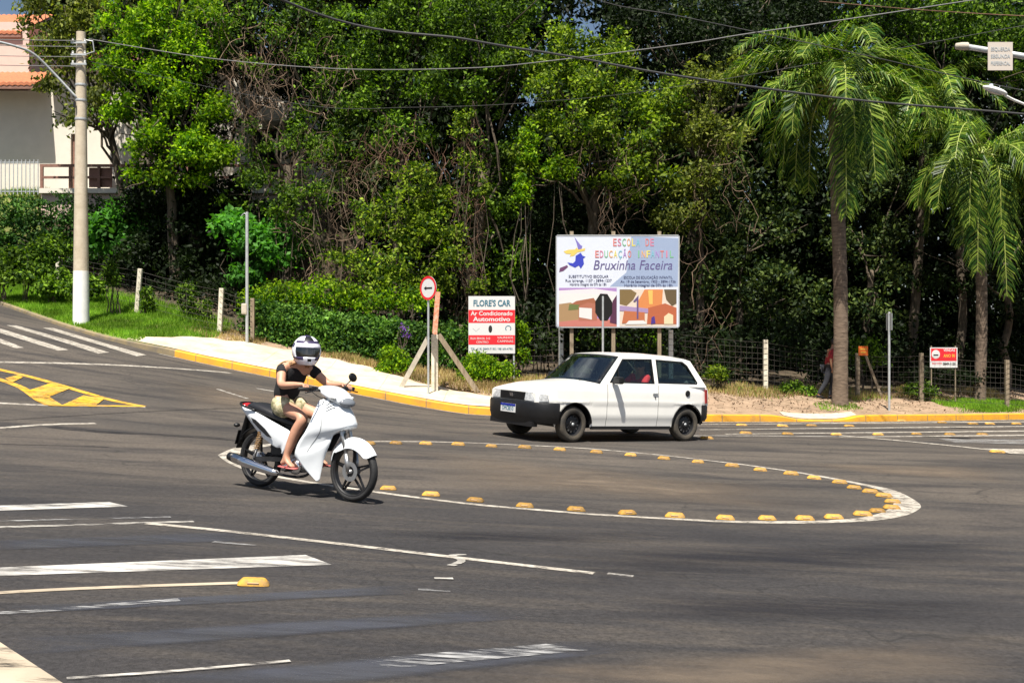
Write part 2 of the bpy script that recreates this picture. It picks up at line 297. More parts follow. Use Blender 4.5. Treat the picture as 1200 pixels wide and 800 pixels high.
class MB:
    """collects shapes into one mesh"""
    def __init__(s): s.v = []; s.f = []; s.m = []
    def add(s, v, f, mi=0):
        o = len(s.v); s.v += [tuple(p) for p in v]; s.f += [tuple(i+o for i in q) for q in f]; s.m += [mi]*len(f); return s
    def box(s, c, d, rot=None, mi=0, bev=0):
        bm = bmesh.new(); bmesh.ops.create_cube(bm, size=1)
        bmesh.ops.scale(bm, vec=d, verts=bm.verts)
        if bev: bmesh.ops.bevel(bm, geom=list(bm.edges), offset=bev, segments=2, affect='EDGES', profile=.6)
        R = rot.to_matrix() if rot is not None and hasattr(rot, 'to_matrix') else (rot if rot is not None else Matrix.Identity(3))
        v = [R @ p.co + Vector(c) for p in bm.verts]; bm.verts.index_update()
        f = [[q.index for q in fc.verts] for fc in bm.faces]; bm.free(); return s.add(v, f, mi)
    def bar(s, a, b, w, t=None, mi=0):
        a = Vector(a); b = Vector(b); d = b-a; L = d.length; q = d.to_track_quat('Z', 'Y')
        return s.box((a+b)/2, (w, t or w, L), q, mi)
    def tube(s, pts, r, n=8, mi=0, cap=True, flat=1.0):
        pts = [Vector(p) for p in pts]; rs = r if isinstance(r, (list, tuple)) else [r]*len(pts)
        v = []; f = []
        up = None
        for i, p in enumerate(pts):
            t = (pts[min(i+1, len(pts)-1)]-pts[max(i-1, 0)]).normalized()
            if up is None: up = Vector((0, 0, 1)) if abs(t.z) < .9 else Vector((1, 0, 0))
            a = t.cross(up); a = a.normalized() if a.length > 1e-5 else Vector((1, 0, 0)); b = a.cross(t).normalized(); up = b
            for k in range(n):
                an = 2*PI*k/n; v.append(p + (a*math.cos(an) + b*math.sin(an)*flat)*rs[i])
        for i in range(len(pts)-1):
            for k in range(n): f.append((i*n+k, i*n+(k+1) % n, (i+1)*n+(k+1) % n, (i+1)*n+k))
        if cap: f.append(tuple(range(n-1, -1, -1))); f.append(tuple((len(pts)-1)*n+k for k in range(n)))
        return s.add(v, f, mi)
    def lathe(s, prof, c=(0, 0, 0), axis='y', n=32, mi=0):
        """prof: (radius, offset along the axis)"""
        v = []; f = []
        for r, h in prof:
            for k in range(n):
                an = 2*PI*k/n
                p = (r*math.cos(an), h, r*math.sin(an)) if axis == 'y' else ((r*math.cos(an), r*math.sin(an), h) if axis == 'z' else (h, r*math.cos(an), r*math.sin(an)))
                v.append((p[0]+c[0], p[1]+c[1], p[2]+c[2]))
        for i in range(len(prof)-1):
            for k in range(n): f.append((i*n+k, i*n+(k+1) % n, (i+1)*n+(k+1) % n, (i+1)*n+k))
        return s.add(v, f, mi)
    def ellip(s, c, r, rot=None, mi=0, nu=16, nv=10):
        v = []; f = []
        for i in range(nv+1):
            th = PI*i/nv
            for k in range(nu):
                ph = 2*PI*k/nu; p = Vector((math.sin(th)*math.cos(ph)*r[0], math.sin(th)*math.sin(ph)*r[1], math.cos(th)*r[2]))
                if rot is not None: p = rot @ p
                v.append(p+Vector(c))
        for i in range(nv):
            for k in range(nu): f.append((i*nu+k, (i+1)*nu+k, (i+1)*nu+(k+1) % nu, i*nu+(k+1) % nu))
        return s.add(v, f, mi)
    def grid(s, P, mi=0):
        """P: rows of points"""
        n = len(P[0]); v = [q for r in P for q in r]
        f = [(i*n+k, i*n+k+1, (i+1)*n+k+1, (i+1)*n+k) for i in range(len(P)-1) for k in range(n-1)]
        return s.add(v, f, mi)
    def prism(s, poly, fn, t0, t1, holes=(), mi=0):
        """2-D polygon (with holes) mapped by fn(a, b, t) at t0 and t1, closed"""
        loops = [list(poly)]+[list(h) for h in holes]
        tri = tessellate_polygon([[Vector((a, b, 0)) for a, b in lp] for lp in loops])
        flat = [p for lp in loops for p in lp]; N = len(flat)
        v = [fn(a, b, t0) for a, b in flat]+[fn(a, b, t1) for a, b in flat]
        f = [tuple(t) for t in tri]+[tuple(i+N for i in reversed(t)) for t in tri]
        o = 0
        for lp in loops:
            n = len(lp)
            for i in range(n): j = (i+1) % n; f.append((o+i, o+j, N+o+j, N+o+i))
            o += n
        return s.add(v, f, mi)
    def build(s, name, mats, parent=None, smooth=False, fix=True, merge=0, subsurf=0, solid=0):
        me = bpy.data.meshes.new(name); me.from_pydata(s.v, [], s.f); me.polygons.foreach_set('material_index', s.m)
        if fix or merge:
            bm = bmesh.new(); bm.from_mesh(me)
            if merge: bmesh.ops.remove_doubles(bm, verts=bm.verts, dist=merge)
            if fix: bmesh.ops.recalc_face_normals(bm, faces=bm.faces)
            bm.to_mesh(me); bm.free()
        me.update()
        o = link(name, me, mats, parent, smooth)
        if solid: md = o.modifiers.new('solid', 'SOLIDIFY'); md.thickness = solid; md.offset = 0
        if subsurf: md = o.modifiers.new('sub', 'SUBSURF'); md.levels = subsurf; md.render_levels = subsurf
        return o
def autosmooth(o, ang=35):
    bm = bmesh.new(); bm.from_mesh(o.data)
    for e in bm.edges:
        if len(e.link_faces) == 2 and e.calc_face_angle(0) > math.radians(ang): e.smooth = False
    for f in bm.faces: f.smooth = True
    bm.to_mesh(o.data); bm.free(); return o
def catmull(pts, n):
    pts = [Vector(p) for p in pts]; out = []
    for i in range(len(pts)-1):
        p0 = pts[max(i-1, 0)]; p1 = pts[i]; p2 = pts[i+1]; p3 = pts[min(i+2, len(pts)-1)]
        for k in range(n):
            t = k/n; out.append(.5*((2*p1)+(p2-p0)*t+(2*p0-5*p1+4*p2-p3)*t*t+(3*p1-p0-3*p2+p3)*t**3))
    out.append(pts[-1]); return out
FONT = {}
def text(name, body, size, m, parent, loc, rx=PI/2, rz=0, ext=.002, shear=0, align='CENTER', bold=0, width=None, smooth=False):
    cu = bpy.data.curves.new(name, 'FONT'); cu.body = body; cu.size = size; cu.extrude = ext; cu.align_x = align; cu.align_y = 'CENTER'; cu.shear = shear; cu.offset = bold
    cu.resolution_u = 3
    o = bpy.data.objects.new(name, cu); col.objects.link(o)
    dg = bpy.context.evaluated_depsgraph_get(); dg.update()
    me = bpy.data.meshes.new_from_object(o.evaluated_get(dg)); bpy.data.objects.remove(o)
    xs = [v.co.x for v in me.vertices]
    sc = 1 if not width else width/max(1e-6, max(xs)-min(xs))
    Mt = Matrix.Translation(loc) @ Matrix.Rotation(rz, 4, 'Z') @ Matrix.Rotation(rx, 4, 'X') @ Matrix.Diagonal((sc, 1, 1, 1))
    me.transform(Mt); me.name = name; me.materials.clear()
    return link(name, me, m, parent)

# ------------------------------------------------------------------ terrain
def ss(a, b, v):
    t = np.clip((v-a)/(b-a), 0, 1); return t*t*(3-2*t)
def base(x, y):
    """road surface: falls to the right, a side street climbs away to the left"""
    x = np.asarray(x, float); y = np.asarray(y, float)
    g = np.where(x < 3, -.05*x, -.15-.03*(x-3))
    u = np.maximum(-x-1, 0)
    return g+ss(14, 27, y)*.078*u**1.2
KX = [-60, -30, -16.5, -13.8, -11.9, -9.4, -7.4, -5.8, -4.2, -2.4, -1.1, .9, 2.7, 4.65, 8.6, 11.4, 14.65, 22, 45, 80]
KY = [88, 52, 35.8, 32.6, 30.5, 28.6, 27.75, 27.4, 26.8, 25.9, 25.2, 24.9, 25.4, 26.3, 28.0, 29.6, 31.7, 36.5, 52, 76]
_kx = np.linspace(-60, 80, 1401); _k = np.interp(_kx, KX, KY)
_k = np.convolve(np.pad(_k, 10, 'edge'), np.ones(21)/21, 'valid')
def yk(x): return np.interp(x, _kx, _k)
def drop(x): return np.exp(-((np.asarray(x, float)-7.7)/1.0)**4)          # dropped kerb (ramp)
def kerbh(x): return np.interp(x, [-11, -8.8], [.09, .17])*(1-.72*drop(x))
def verge(x, y):
    x = np.asarray(x, float); y = np.asarray(y, float)
    d = np.maximum(y-yk(x), 0)
    k = np.interp(x, [-20, -10, -8, -5, 12], [.20, .19, .13, .12, .10])
    k2 = np.interp(x, [-22, -10, -5, 4, 20], [.26, .26, .10, .05, .03])
    dd = np.maximum(d-4.6, 0)
    z = base(x, yk(x))+kerbh(x)-.012+k*np.minimum(d, 4.6)+k2*np.minimum(dd, 9)+.02*np.maximum(dd-9, 0)
    z = z+(kerbh(-5)-kerbh(x))*ss(0, 1.6, d)*(x > -8)
    z = z+.035*np.sin(x*2.1+d*1.3)*ss(.8, 2.5, d)+.02*np.sin(x*5.3-d*3.1)*ss(.8, 2.5, d)
    terr = 7.45                                                            # level the house stands on
    w = ss(41.0, 42.2, y)*(1-ss(-8, -4, x))
    return z*(1-w)+np.maximum(terr, z)*w
def terrain(x, y):
    return np.where(np.asarray(y) < yk(x), base(x, y), verge(x, y))
def G(px, py, fn=terrain, y0=3, y1=80):
    """the ground point seen at a pixel of the 1200x800 photograph"""
    Y = np.arange(y0, y1, .02); X = (px-600)/FPX*Y; Z = EYE-(py-405)/FPX*Y
    k = np.nonzero(Z < fn(X, Y))[0]
    if not len(k): return None
    k = k[0]; return Vector((X[k], Y[k], float(fn(X[k], Y[k]))))
def P(px, py, Y): return Vector(((px-600)/FPX*Y, Y, EYE-(py-405)/FPX*Y))
def at(x, y): return Vector((x, y, float(terrain(x, y))))

xs_ = np.unique(np.concatenate([np.arange(-60, -20, 2.), np.arange(-20, 20, .25), np.arange(20, 81, 3.), [-1, 3]]))
ts = np.unique(np.concatenate([np.arange(-30, 3, 3.), np.arange(3, 40, .3)]))
def sheet(name, fnrow, rows, m, kind='structure'):
    V = []; 
    for t in rows:
        y = fnrow(xs_, t); V.append(y)
    return V
rows = []
tt = np.concatenate([np.linspace(0, .55, 12)[:-1], np.linspace(.55, 1, 130)])
v = []
for t in tt:
    Y = -30+t*(yk(xs_)+.06+30); Z = base(xs_, Y); v += list(zip(xs_, Y, Z))
n = len(xs_); f = [(i*n+k, i*n+k+1, (i+1)*n+k+1, (i+1)*n+k) for i in range(len(tt)-1) for k in range(n-1)]
tag(mesh('road', v, f, 'asphalt', smooth=True), kind='structure')
def vsheet(name, d0, d1, nd, m, pw=1.0, x0=-60, x1=80):
    X = xs_[(xs_ >= x0) & (xs_ <= x1)]; v = []
    for t in np.linspace(0, 1, nd):
        Y = yk(X)+d0+(d1-d0)*t**pw; v += list(zip(X, Y, verge(X, Y)))
    n = len(X); f = [(i*n+k, i*n+k+1, (i+1)*n+k+1, (i+1)*n+k) for i in range(nd-1) for k in range(n-1)]
    return tag(mesh(name, v, f, m, smooth=True), kind='structure')
vsheet('verge', .1, 4.4, 22, 'dirt', x0=-8.5)
vsheet('grass_bank_soil', .1, 4.4, 22, 'bank', x1=-8.5)
vsheet('forest_floor', 4.4, 320, 150, 'litter', 2.6)
# kerb, swept along the road edge in two stretches
def kerb(name, x0, x1, m):
    X = np.arange(x0, x1, .3); v = []
    for x in X:
        y = float(yk(x)); h = float(kerbh(x)); z = float(base(x, y)); w = .17
        tx = Vector((.3, float(yk(x+.15)-yk(x-.15)), 0)).normalized(); nrm = Vector((-tx.y, tx.x, 0))
        for a, b in ((0, -.05), (.012, h-.025), (.035, h), (w, h+.004), (w, -.05)):
            p = Vector((x, y, 0))+nrm*a; v.append((p.x, p.y, z+b))
    n = 5; f = [(i*n+k, i*n+k+1, (i+1)*n+k+1, (i+1)*n+k) for i in range(len(X)-1) for k in range(n-1)]
    return tag(mesh(name, v, f, m), kind='structure')
kerb('kerb', -8.6, 60, 'yellow_kerb'); kerb('kerb_worn', -50, -8.5, 'yellow_dirty')

# ------------------------------------------------------------------ road markings: sheets a few mm above the asphalt
LV = [0]
def strip(name, pts, w, m, px=True, fn=base, lift=.004, n=6, ws=None):
    P3 = [Vector((*G(*p, fn)[:2], 0)) if px else Vector((p[0], p[1], 0)) for p in pts]
    if len(P3) > 2: P3 = catmull(P3, n)
    else: P3 = [P3[0].lerp(P3[1], i/12) for i in range(13)]
    v = []; N = len(P3)
    for i, p in enumerate(P3):
        t = (P3[min(i+1, N-1)]-P3[max(i-1, 0)]).normalized(); q = Vector((-t.y, t.x, 0))
        ww = w if ws is None else float(np.interp(i/(N-1), np.linspace(0, 1, len(ws)), ws))
        for s in (-.5, .5): a = p+q*ww*s; v.append((a.x, a.y, float(fn(a.x, a.y))+lift))
    f = [(2*i, 2*i+1, 2*i+3, 2*i+2) for i in range(N-1)]
    return tag(mesh(name, v, f, m), kind='structure')
def patch(name, c, m, lift=.004, nu=16, nv=3, fn=base, px=True):
    """c: four corners, in order round the patch"""
    a, b, cc, d = [Vector((*G(*p, fn)[:2], 0)) if px else Vector((*p, 0)) for p in c]
    v = []
    for i in range(nu+1):
        for j in range(nv+1):
            u = i/nu; w = j/nv; p = a.lerp(b, u).lerp(d.lerp(cc, u), w); v.append((p.x, p.y, float(fn(p.x, p.y))+lift))
    f = [(i*(nv+1)+j, i*(nv+1)+j+1, (i+1)*(nv+1)+j+1, (i+1)*(nv+1)+j) for i in range(nu) for j in range(nv)]
    o = tag(mesh(name, v, f, m), kind='structure')
    e = o.data.attributes.new('edge', 'FLOAT', 'POINT')
    e.data.foreach_set('value', [min(i/nu, 1-i/nu, j/nv, 1-j/nv)*2 for i in range(nu+1) for j in range(nv+1)])
    return o
RM = 'road_marking'
# painted island line (closed)
isl = [(269, 534), (281, 528), (300, 523), (350, 519.5), (430, 517.5), (520, 518), (600, 521), (680, 525), (740, 530), (800, 536), (860, 543), (900, 548.5), (950, 556), (1000, 565.5), (1035, 573), (1052, 581), (1063, 591), (1053, 600), (1032, 606), (1000, 610), (930, 612), (860, 611.5), (800, 609), (700, 603), (640, 598.5), (560, 591.5), (480, 582), (430, 575), (350, 563), (300, 553), (278, 543), (269, 534)]
strip(RM, isl, .13, 'paint', ws=[.30, .30, .12, .10, .10, .10, .10, .10, .11, .14, .22, .30, .24, .16, .13, .11, .10, .10, .10, .10, .14, .3])
# side street crossing stripes, lines
for c in ([(0, 397), (28, 407.5), (18, 408), (0, 402)], [(0, 385), (80, 410), (68, 411), (0, 390)], [(7, 381), (20, 381.5), (128, 413), (115, 414.5)], [(50, 384), (63, 384.6), (172, 416), (160, 417.4)]):
    patch(RM, c, 'paint')
strip(RM, [(-60, 422.5), (0, 424.5), (100, 426.5), (200, 431.5), (270, 437)], .16, 'paint')
strip(RM, [(-40, 472), (0, 472.5), (60, 475), (170, 477)], .14, 'paint')
strip(RM, [(-30, 504), (0, 501.5), (50, 498), (112, 496)], .14, 'paint')
strip(RM, [(255, 456), (290, 467)], .08, 'paint_thin'); strip(RM, [(300, 455), (330, 460)], .08, 'paint_thin')
# yellow hatched nose
strip(RM, [(-30, 426), (0, 433.5), (40, 443), (85, 456), (130, 469), (168, 476.5)], .16, 'paint_yellow', lift=.008)
strip(RM, [(-30, 436), (0, 445), (26, 455), (45, 468), (58, 475)], .16, 'paint_yellow', lift=.008)
strip(RM, [(56, 475.5), (110, 476), (168, 476.5)], .13, 'paint_yellow', lift=.012)
for c in ([(6, 444), (22, 440), (27, 442.5), (14, 449)], [(34, 458), (62, 449), (84, 455), (44, 471)], [(74, 475), (98, 464), (122, 468), (112, 476)], [(44, 471), (54, 463), (72, 475), (58, 476)], [(-25, 440), (-12, 432), (-4, 434.5), (-14, 442)]):
    patch(RM, c, 'paint_yellow', lift=.016, nu=6)
# crossing in the foreground
patch(RM, [(-40, 594), (128, 588.5), (150, 593.5), (-40, 600)], 'paint_wide')
strip(RM, [(-40, 619), (60, 616.5), (150, 613.5), (227, 611)], .07, 'paint_thin')
strip(RM, [(-40, 613), (60, 610), (200, 606.5)], .05, 'paint_faint', lift=.008)
strip(RM, [(172, 613.5), (260, 622), (400, 637.5), (540, 654), (696, 672)], .085, 'paint')
strip(RM, [(712, 672), (742, 676)], .06, 'paint_thin')
strip(RM, [(528, 664), (541, 658), (530, 651.5), (545, 650)], .06, 'paint_thin', lift=.008)
patch(RM, [(-40, 667), (358, 650.5), (389, 662), (-40, 677)], 'paint_wide')
strip(RM, [(-40, 697), (60, 692), (170, 687.5), (285, 683.5)], .07, 'paint_beige')
strip(RM, [(-40, 722), (60, 716), (140, 709.5), (210, 704)], .07, 'paint_faint', lift=.008)
patch(RM, [(-40, 713), (500, 684), (520, 695), (-40, 724)], 'paint_blue', lift=.004, nv=8)
patch(RM, [(-40, 634), (300, 622), (330, 634), (-40, 648)], 'paint_blue', lift=.004, nv=8)
patch(RM, [(-40, 750), (600, 712), (660, 724), (-40, 775)], 'paint_blue', lift=.004, nv=8)
patch(RM, [(70, 800), (700, 748), (760, 762), (350, 812)], 'paint_blue', lift=.004, nv=8)
strip(RM, [(78, 797), (200, 789), (340, 777)], .035, 'paint_thin', lift=.010)
patch(RM, [(420, 775), (640, 757), (690, 764), (460, 785)], 'paint_faint', lift=.010)
strip(RM, [(300, 640), (250, 636)], .05, 'paint_faint', lift=.010)
strip(RM, [(490, 692), (528, 694)], .06, 'paint_faint', lift=.010)
strip(RM, [(509, 679), (531, 679.5)], .05, 'paint_thin', lift=.010)
patch(RM, [(-70, 738), (0, 754), (74, 802), (-10, 830)], 'paint_beige', lift=.006, nu=8)
for c in ([(560, 640), (1200, 628), (1230, 660), (620, 690)], [(700, 690), (1240, 700), (1200, 735), (700, 728)], [(400, 620), (800, 622), (820, 640), (440, 634)]):
    patch('road_stain', c, 'paint_dark', lift=.0025, nv=8)
for c in ([(440, 790), (1220, 735), (1240, 800), (500, 830)], [(470, 522), (1000, 575), (960, 604), (480, 574)], [(880, 540), (1200, 545), (1200, 570), (1010, 555)], [(170, 440), (420, 470), (380, 490), (200, 478)]):
    patch('road_dust', c, 'dust', lift=.0025, nv=8)
strip('road_scuff', [(60, 500), (120, 506), (230, 512), (300, 518)], .25, 'scuff', lift=.003)
strip('road_scuff', [(-20, 520), (60, 522), (128, 524)], .10, 'scuff', lift=.003)
# far crossing on the right
for i, (a, b) in enumerate((((700, 497), (1240, 493.8)), ((820, 503.5), (1240, 499)), ((850, 508.5), (1240, 504.5)), ((985, 512), (1240, 509.5)))):
    strip(RM, [a, b], .17 if i else .10, 'paint', ws=[.1, .22, .30])
strip(RM, [(700, 509), (860, 510.5), (985, 511.5)], .12, 'paint_thin')
strip(RM, [(985, 510.5), (1060, 517), (1130, 524), (1190, 531)], .17, 'paint', lift=.008)
patch(RM, [(1150, 526), (1240, 527), (1250, 534), (1185, 532)], 'paint', lift=.012)
patch(RM, [(1100, 514), (1240, 515), (1240, 521), (1120, 518.5)], 'paint_faint', lift=.004)
# pale gutter line at the foot of the kerb
X_ = np.arange(-9, 20, .5); strip('gutter_line', [(float(x), float(yk(x))-.17) for x in X_], .10, 'paint', px=False, n=1)

def joints(key, step, wdt, dark):
    m = M[key]; nt = m.node_tree; n = nt.nodes; l = nt.links; b = n['Principled BSDF']; src = b.inputs['Base Color'].links[0].from_socket
    sp = n.new('ShaderNodeSeparateXYZ'); l.new(n['Texture Coordinate'].outputs['Object'], sp.inputs[0])
    a = n.new('ShaderNodeMath'); a.operation = 'MULTIPLY_ADD'; a.inputs[1].default_value = 1/step; a.inputs[2].default_value = 50; l.new(sp.outputs['X'], a.inputs[0])
    fr = n.new('ShaderNodeMath'); fr.operation = 'FRACT'; l.new(a.outputs[0], fr.inputs[0])
    lt = n.new('ShaderNodeMath'); lt.operation = 'LESS_THAN'; lt.inputs[1].default_value = wdt/step; l.new(fr.outputs[0], lt.inputs[0])
    sc_ = n.new('ShaderNodeMath'); sc_.operation = 'MULTIPLY'; sc_.inputs[1].default_value = dark; l.new(lt.outputs[0], sc_.inputs[0])
    # stains and rubbed patches
    t = n.new('ShaderNodeTexNoise'); t.inputs['Scale'].default_value = 1.7; t.inputs['Detail'].default_value = 10; t.inputs['Roughness'].default_value = .8; l.new(n['Texture Coordinate'].outputs['Object'], t.inputs['Vector'])
    mr = n.new('ShaderNodeMapRange'); mr.inputs[1].default_value = .54; mr.inputs[2].default_value = .68; mr.inputs[4].default_value = .55; l.new(t.outputs[0], mr.inputs[0])
    mx_ = n.new('ShaderNodeMath'); mx_.operation = 'MAXIMUM'; l.new(sc_.outputs[0], mx_.inputs[0]); l.new(mr.outputs[0], mx_.inputs[1])
    mx = n.new('ShaderNodeMix'); mx.data_type = 'RGBA'; l.new(mx_.outputs[0], mx.inputs[0]); l.new(src, mx.inputs[6]); mx.inputs[7].default_value = (.17, .13, .09, 1)
    l.new(mx.outputs[2], b.inputs['Base Color'])
joints('yellow_kerb', 1.0, .025, .8); joints('sidewalk', 1.6, .02, .5)
_m = M['stud']; _n = _m.node_tree.nodes; _l = _m.node_tree.links; _b = _n['Principled BSDF']; _s = _b.inputs['Base Color'].links[0].from_socket
_oi = _n.new('ShaderNodeObjectInfo'); _mr = _n.new('ShaderNodeMapRange'); _mr.inputs[3].default_value = .5; _mr.inputs[4].default_value = 1.15; _l.new(_oi.outputs['Random'], _mr.inputs[0])
_vm = _n.new('ShaderNodeVectorMath'); _vm.operation = 'SCALE'; _l.new(_s, _vm.inputs[0]); _l.new(_mr.outputs[0], _vm.inputs['Scale']); _l.new(_vm.outputs[0], _b.inputs['Base Color'])
# yellow studs -----------------------------------------------------
def stud_mesh(L, W, H):
    b = MB(); P0 = []
    n = 16
    for h, s in ((0, 1), (H*.30, .97), (H*.90, .74), (H, .66)):
        ring = []
        for k in range(n):
            a = 2*PI*k/n; e = .42
            x = math.copysign(abs(math.cos(a))**e, math.cos(a)); y = math.copysign(abs(math.sin(a))**e, math.sin(a))
            ring.append((x*L/2*s, y*W/2*s, h))
        P0.append(ring+[ring[0]])
    b.grid(P0); b.add(P0[-1][:-1], [tuple(range(n))])
    b.box((0, -W*.46, H*.38), (L*.35, .012, H*.35), Matrix.Rotation(.35, 3, 'X'), 1)
    b.box((0, W*.46, H*.38), (L*.35, .012, H*.35), Matrix.Rotation(-.35, 3, 'X'), 1)
    return b
st0 = stud_mesh(.25, .15, .055).build('road_stud', ['stud', 'stud_refl'], smooth=False)
autosmooth(st0, 40)
first = [True]
def stud(px, py, label, group, s=1.0, rz=0):
    g = G(px, py, base); o = st0 if first[0] else st0.copy()
    if not first[0]: col.objects.link(o)
    first[0] = False
    o.location = g+Vector((0, 0, .004)); o.rotation_euler = (0, random.uniform(.03, .07), rz+random.uniform(-.08, .08)); q = s*random.uniform(.92, 1.08); o.scale = (q, q*.9, q*.80/max(s, .8)*.9)
    tag(o, label, 'road stud', group)
near = [(455, 573.5), (505, 580.5), (557, 587.5), (615, 594), (675, 598.5), (735, 602.5), (791, 606), (850, 608.5), (899, 609), (943, 609), (977, 607.5), (1011, 604), (1028, 600), (1045, 596)]
far = [(432, 520.5), (464, 520), (499, 520.5), (537, 521.5), (576, 523.5), (615, 525), (656, 527.5), (699, 530.5), (739, 534), (778, 538), (818, 542), (858, 546.5), (891, 551.5), (927, 556), (954, 561), (984, 566), (1001, 572.5), (1020, 577), (1036, 582), (1046, 589)]
for p in near: stud(*p, 'yellow stud along the near edge line of the painted traffic island', 'yellow studs on the near side of the island', .76, random.uniform(-.25, .25))
for p in far: stud(*p, 'yellow stud along the far edge line of the painted traffic island', 'yellow studs on the far side of the island', .80, -.3)
for p in [(874, 508), (923, 509), (980, 509.5), (1029, 509.5), (1074, 509), (1113, 509.5), (1151, 509.5)]: stud(*p, 'yellow stud along the near line of the hatched area by the right kerb', 'yellow studs along the hatched area', 1.0)
for p in [(869, 498.5), (902, 493.5), (917, 499.5), (951, 499), (995, 499.5), (1056, 493.5), (1104, 495.5), (1140, 497), (1160, 497), (1191, 497)]: stud(*p, 'yellow stud among the far white stripes close to the right kerb', 'yellow studs close to the right kerb', 1.05)
stud(1169, 530, 'yellow stud at the end of the thick white line on the right', None, 1.2)
stud(828, 514, 'yellow stud just behind the rear wheel of the white car', None, 1.0)
stud(297, 686, 'large worn yellow stud at the end of the beige line in the foreground', None, .78, .1)

# sidewalk on the left, concrete ramp on the right ---------------------------------
topb = [(140, 396), (200, 396), (252, 396.5), (300, 404), (345, 411), (400, 423), (450, 437), (500, 451), (560, 463), (610, 470)]
T = [G(*p, verge) for p in topb]; tx_ = [p.x for p in T]; ty_ = [p.y for p in T]
print('sidewalk', [(round(p.x, 1), round(p.y, 1), round(float(p.y-yk(p.x)), 2)) for p in T])
v = []; X = np.arange(-10.2, .6, .2); nd = 9
for x in X:
    y0 = float(yk(x))+.171; y1 = max(y0+.03, float(np.interp(x, tx_, ty_)))
    for t in np.linspace(0, 1, nd): y = y0+(y1-y0)*t; v.append((x, y, float(verge(x, y))+.018))
f = [(i*nd+k, i*nd+k+1, (i+1)*nd+k+1, (i+1)*nd+k) for i in range(len(X)-1) for k in range(nd-1)]
tag(mesh('sidewalk', v, f, 'sidewalk', smooth=True), kind='structure')
v = []; X = np.arange(6.7, 8.8, .15)
for x in X:
    y0 = float(yk(x))+.175; y1 = y0+.5
    for t in np.linspace(0, 1, 6): y = y0+(y1-y0)*t; v.append((x, y, float(verge(x, y))+.014))
f = [(i*6+k, i*6+k+1, (i+1)*6+k+1, (i+1)*6+k) for i in range(len(X)-1) for k in range(5)]
tag(mesh('kerb_ramp', v, f, cm('dusty concrete', (.44, .38, .30)) if False else 'pole_conc', smooth=True), kind='structure')

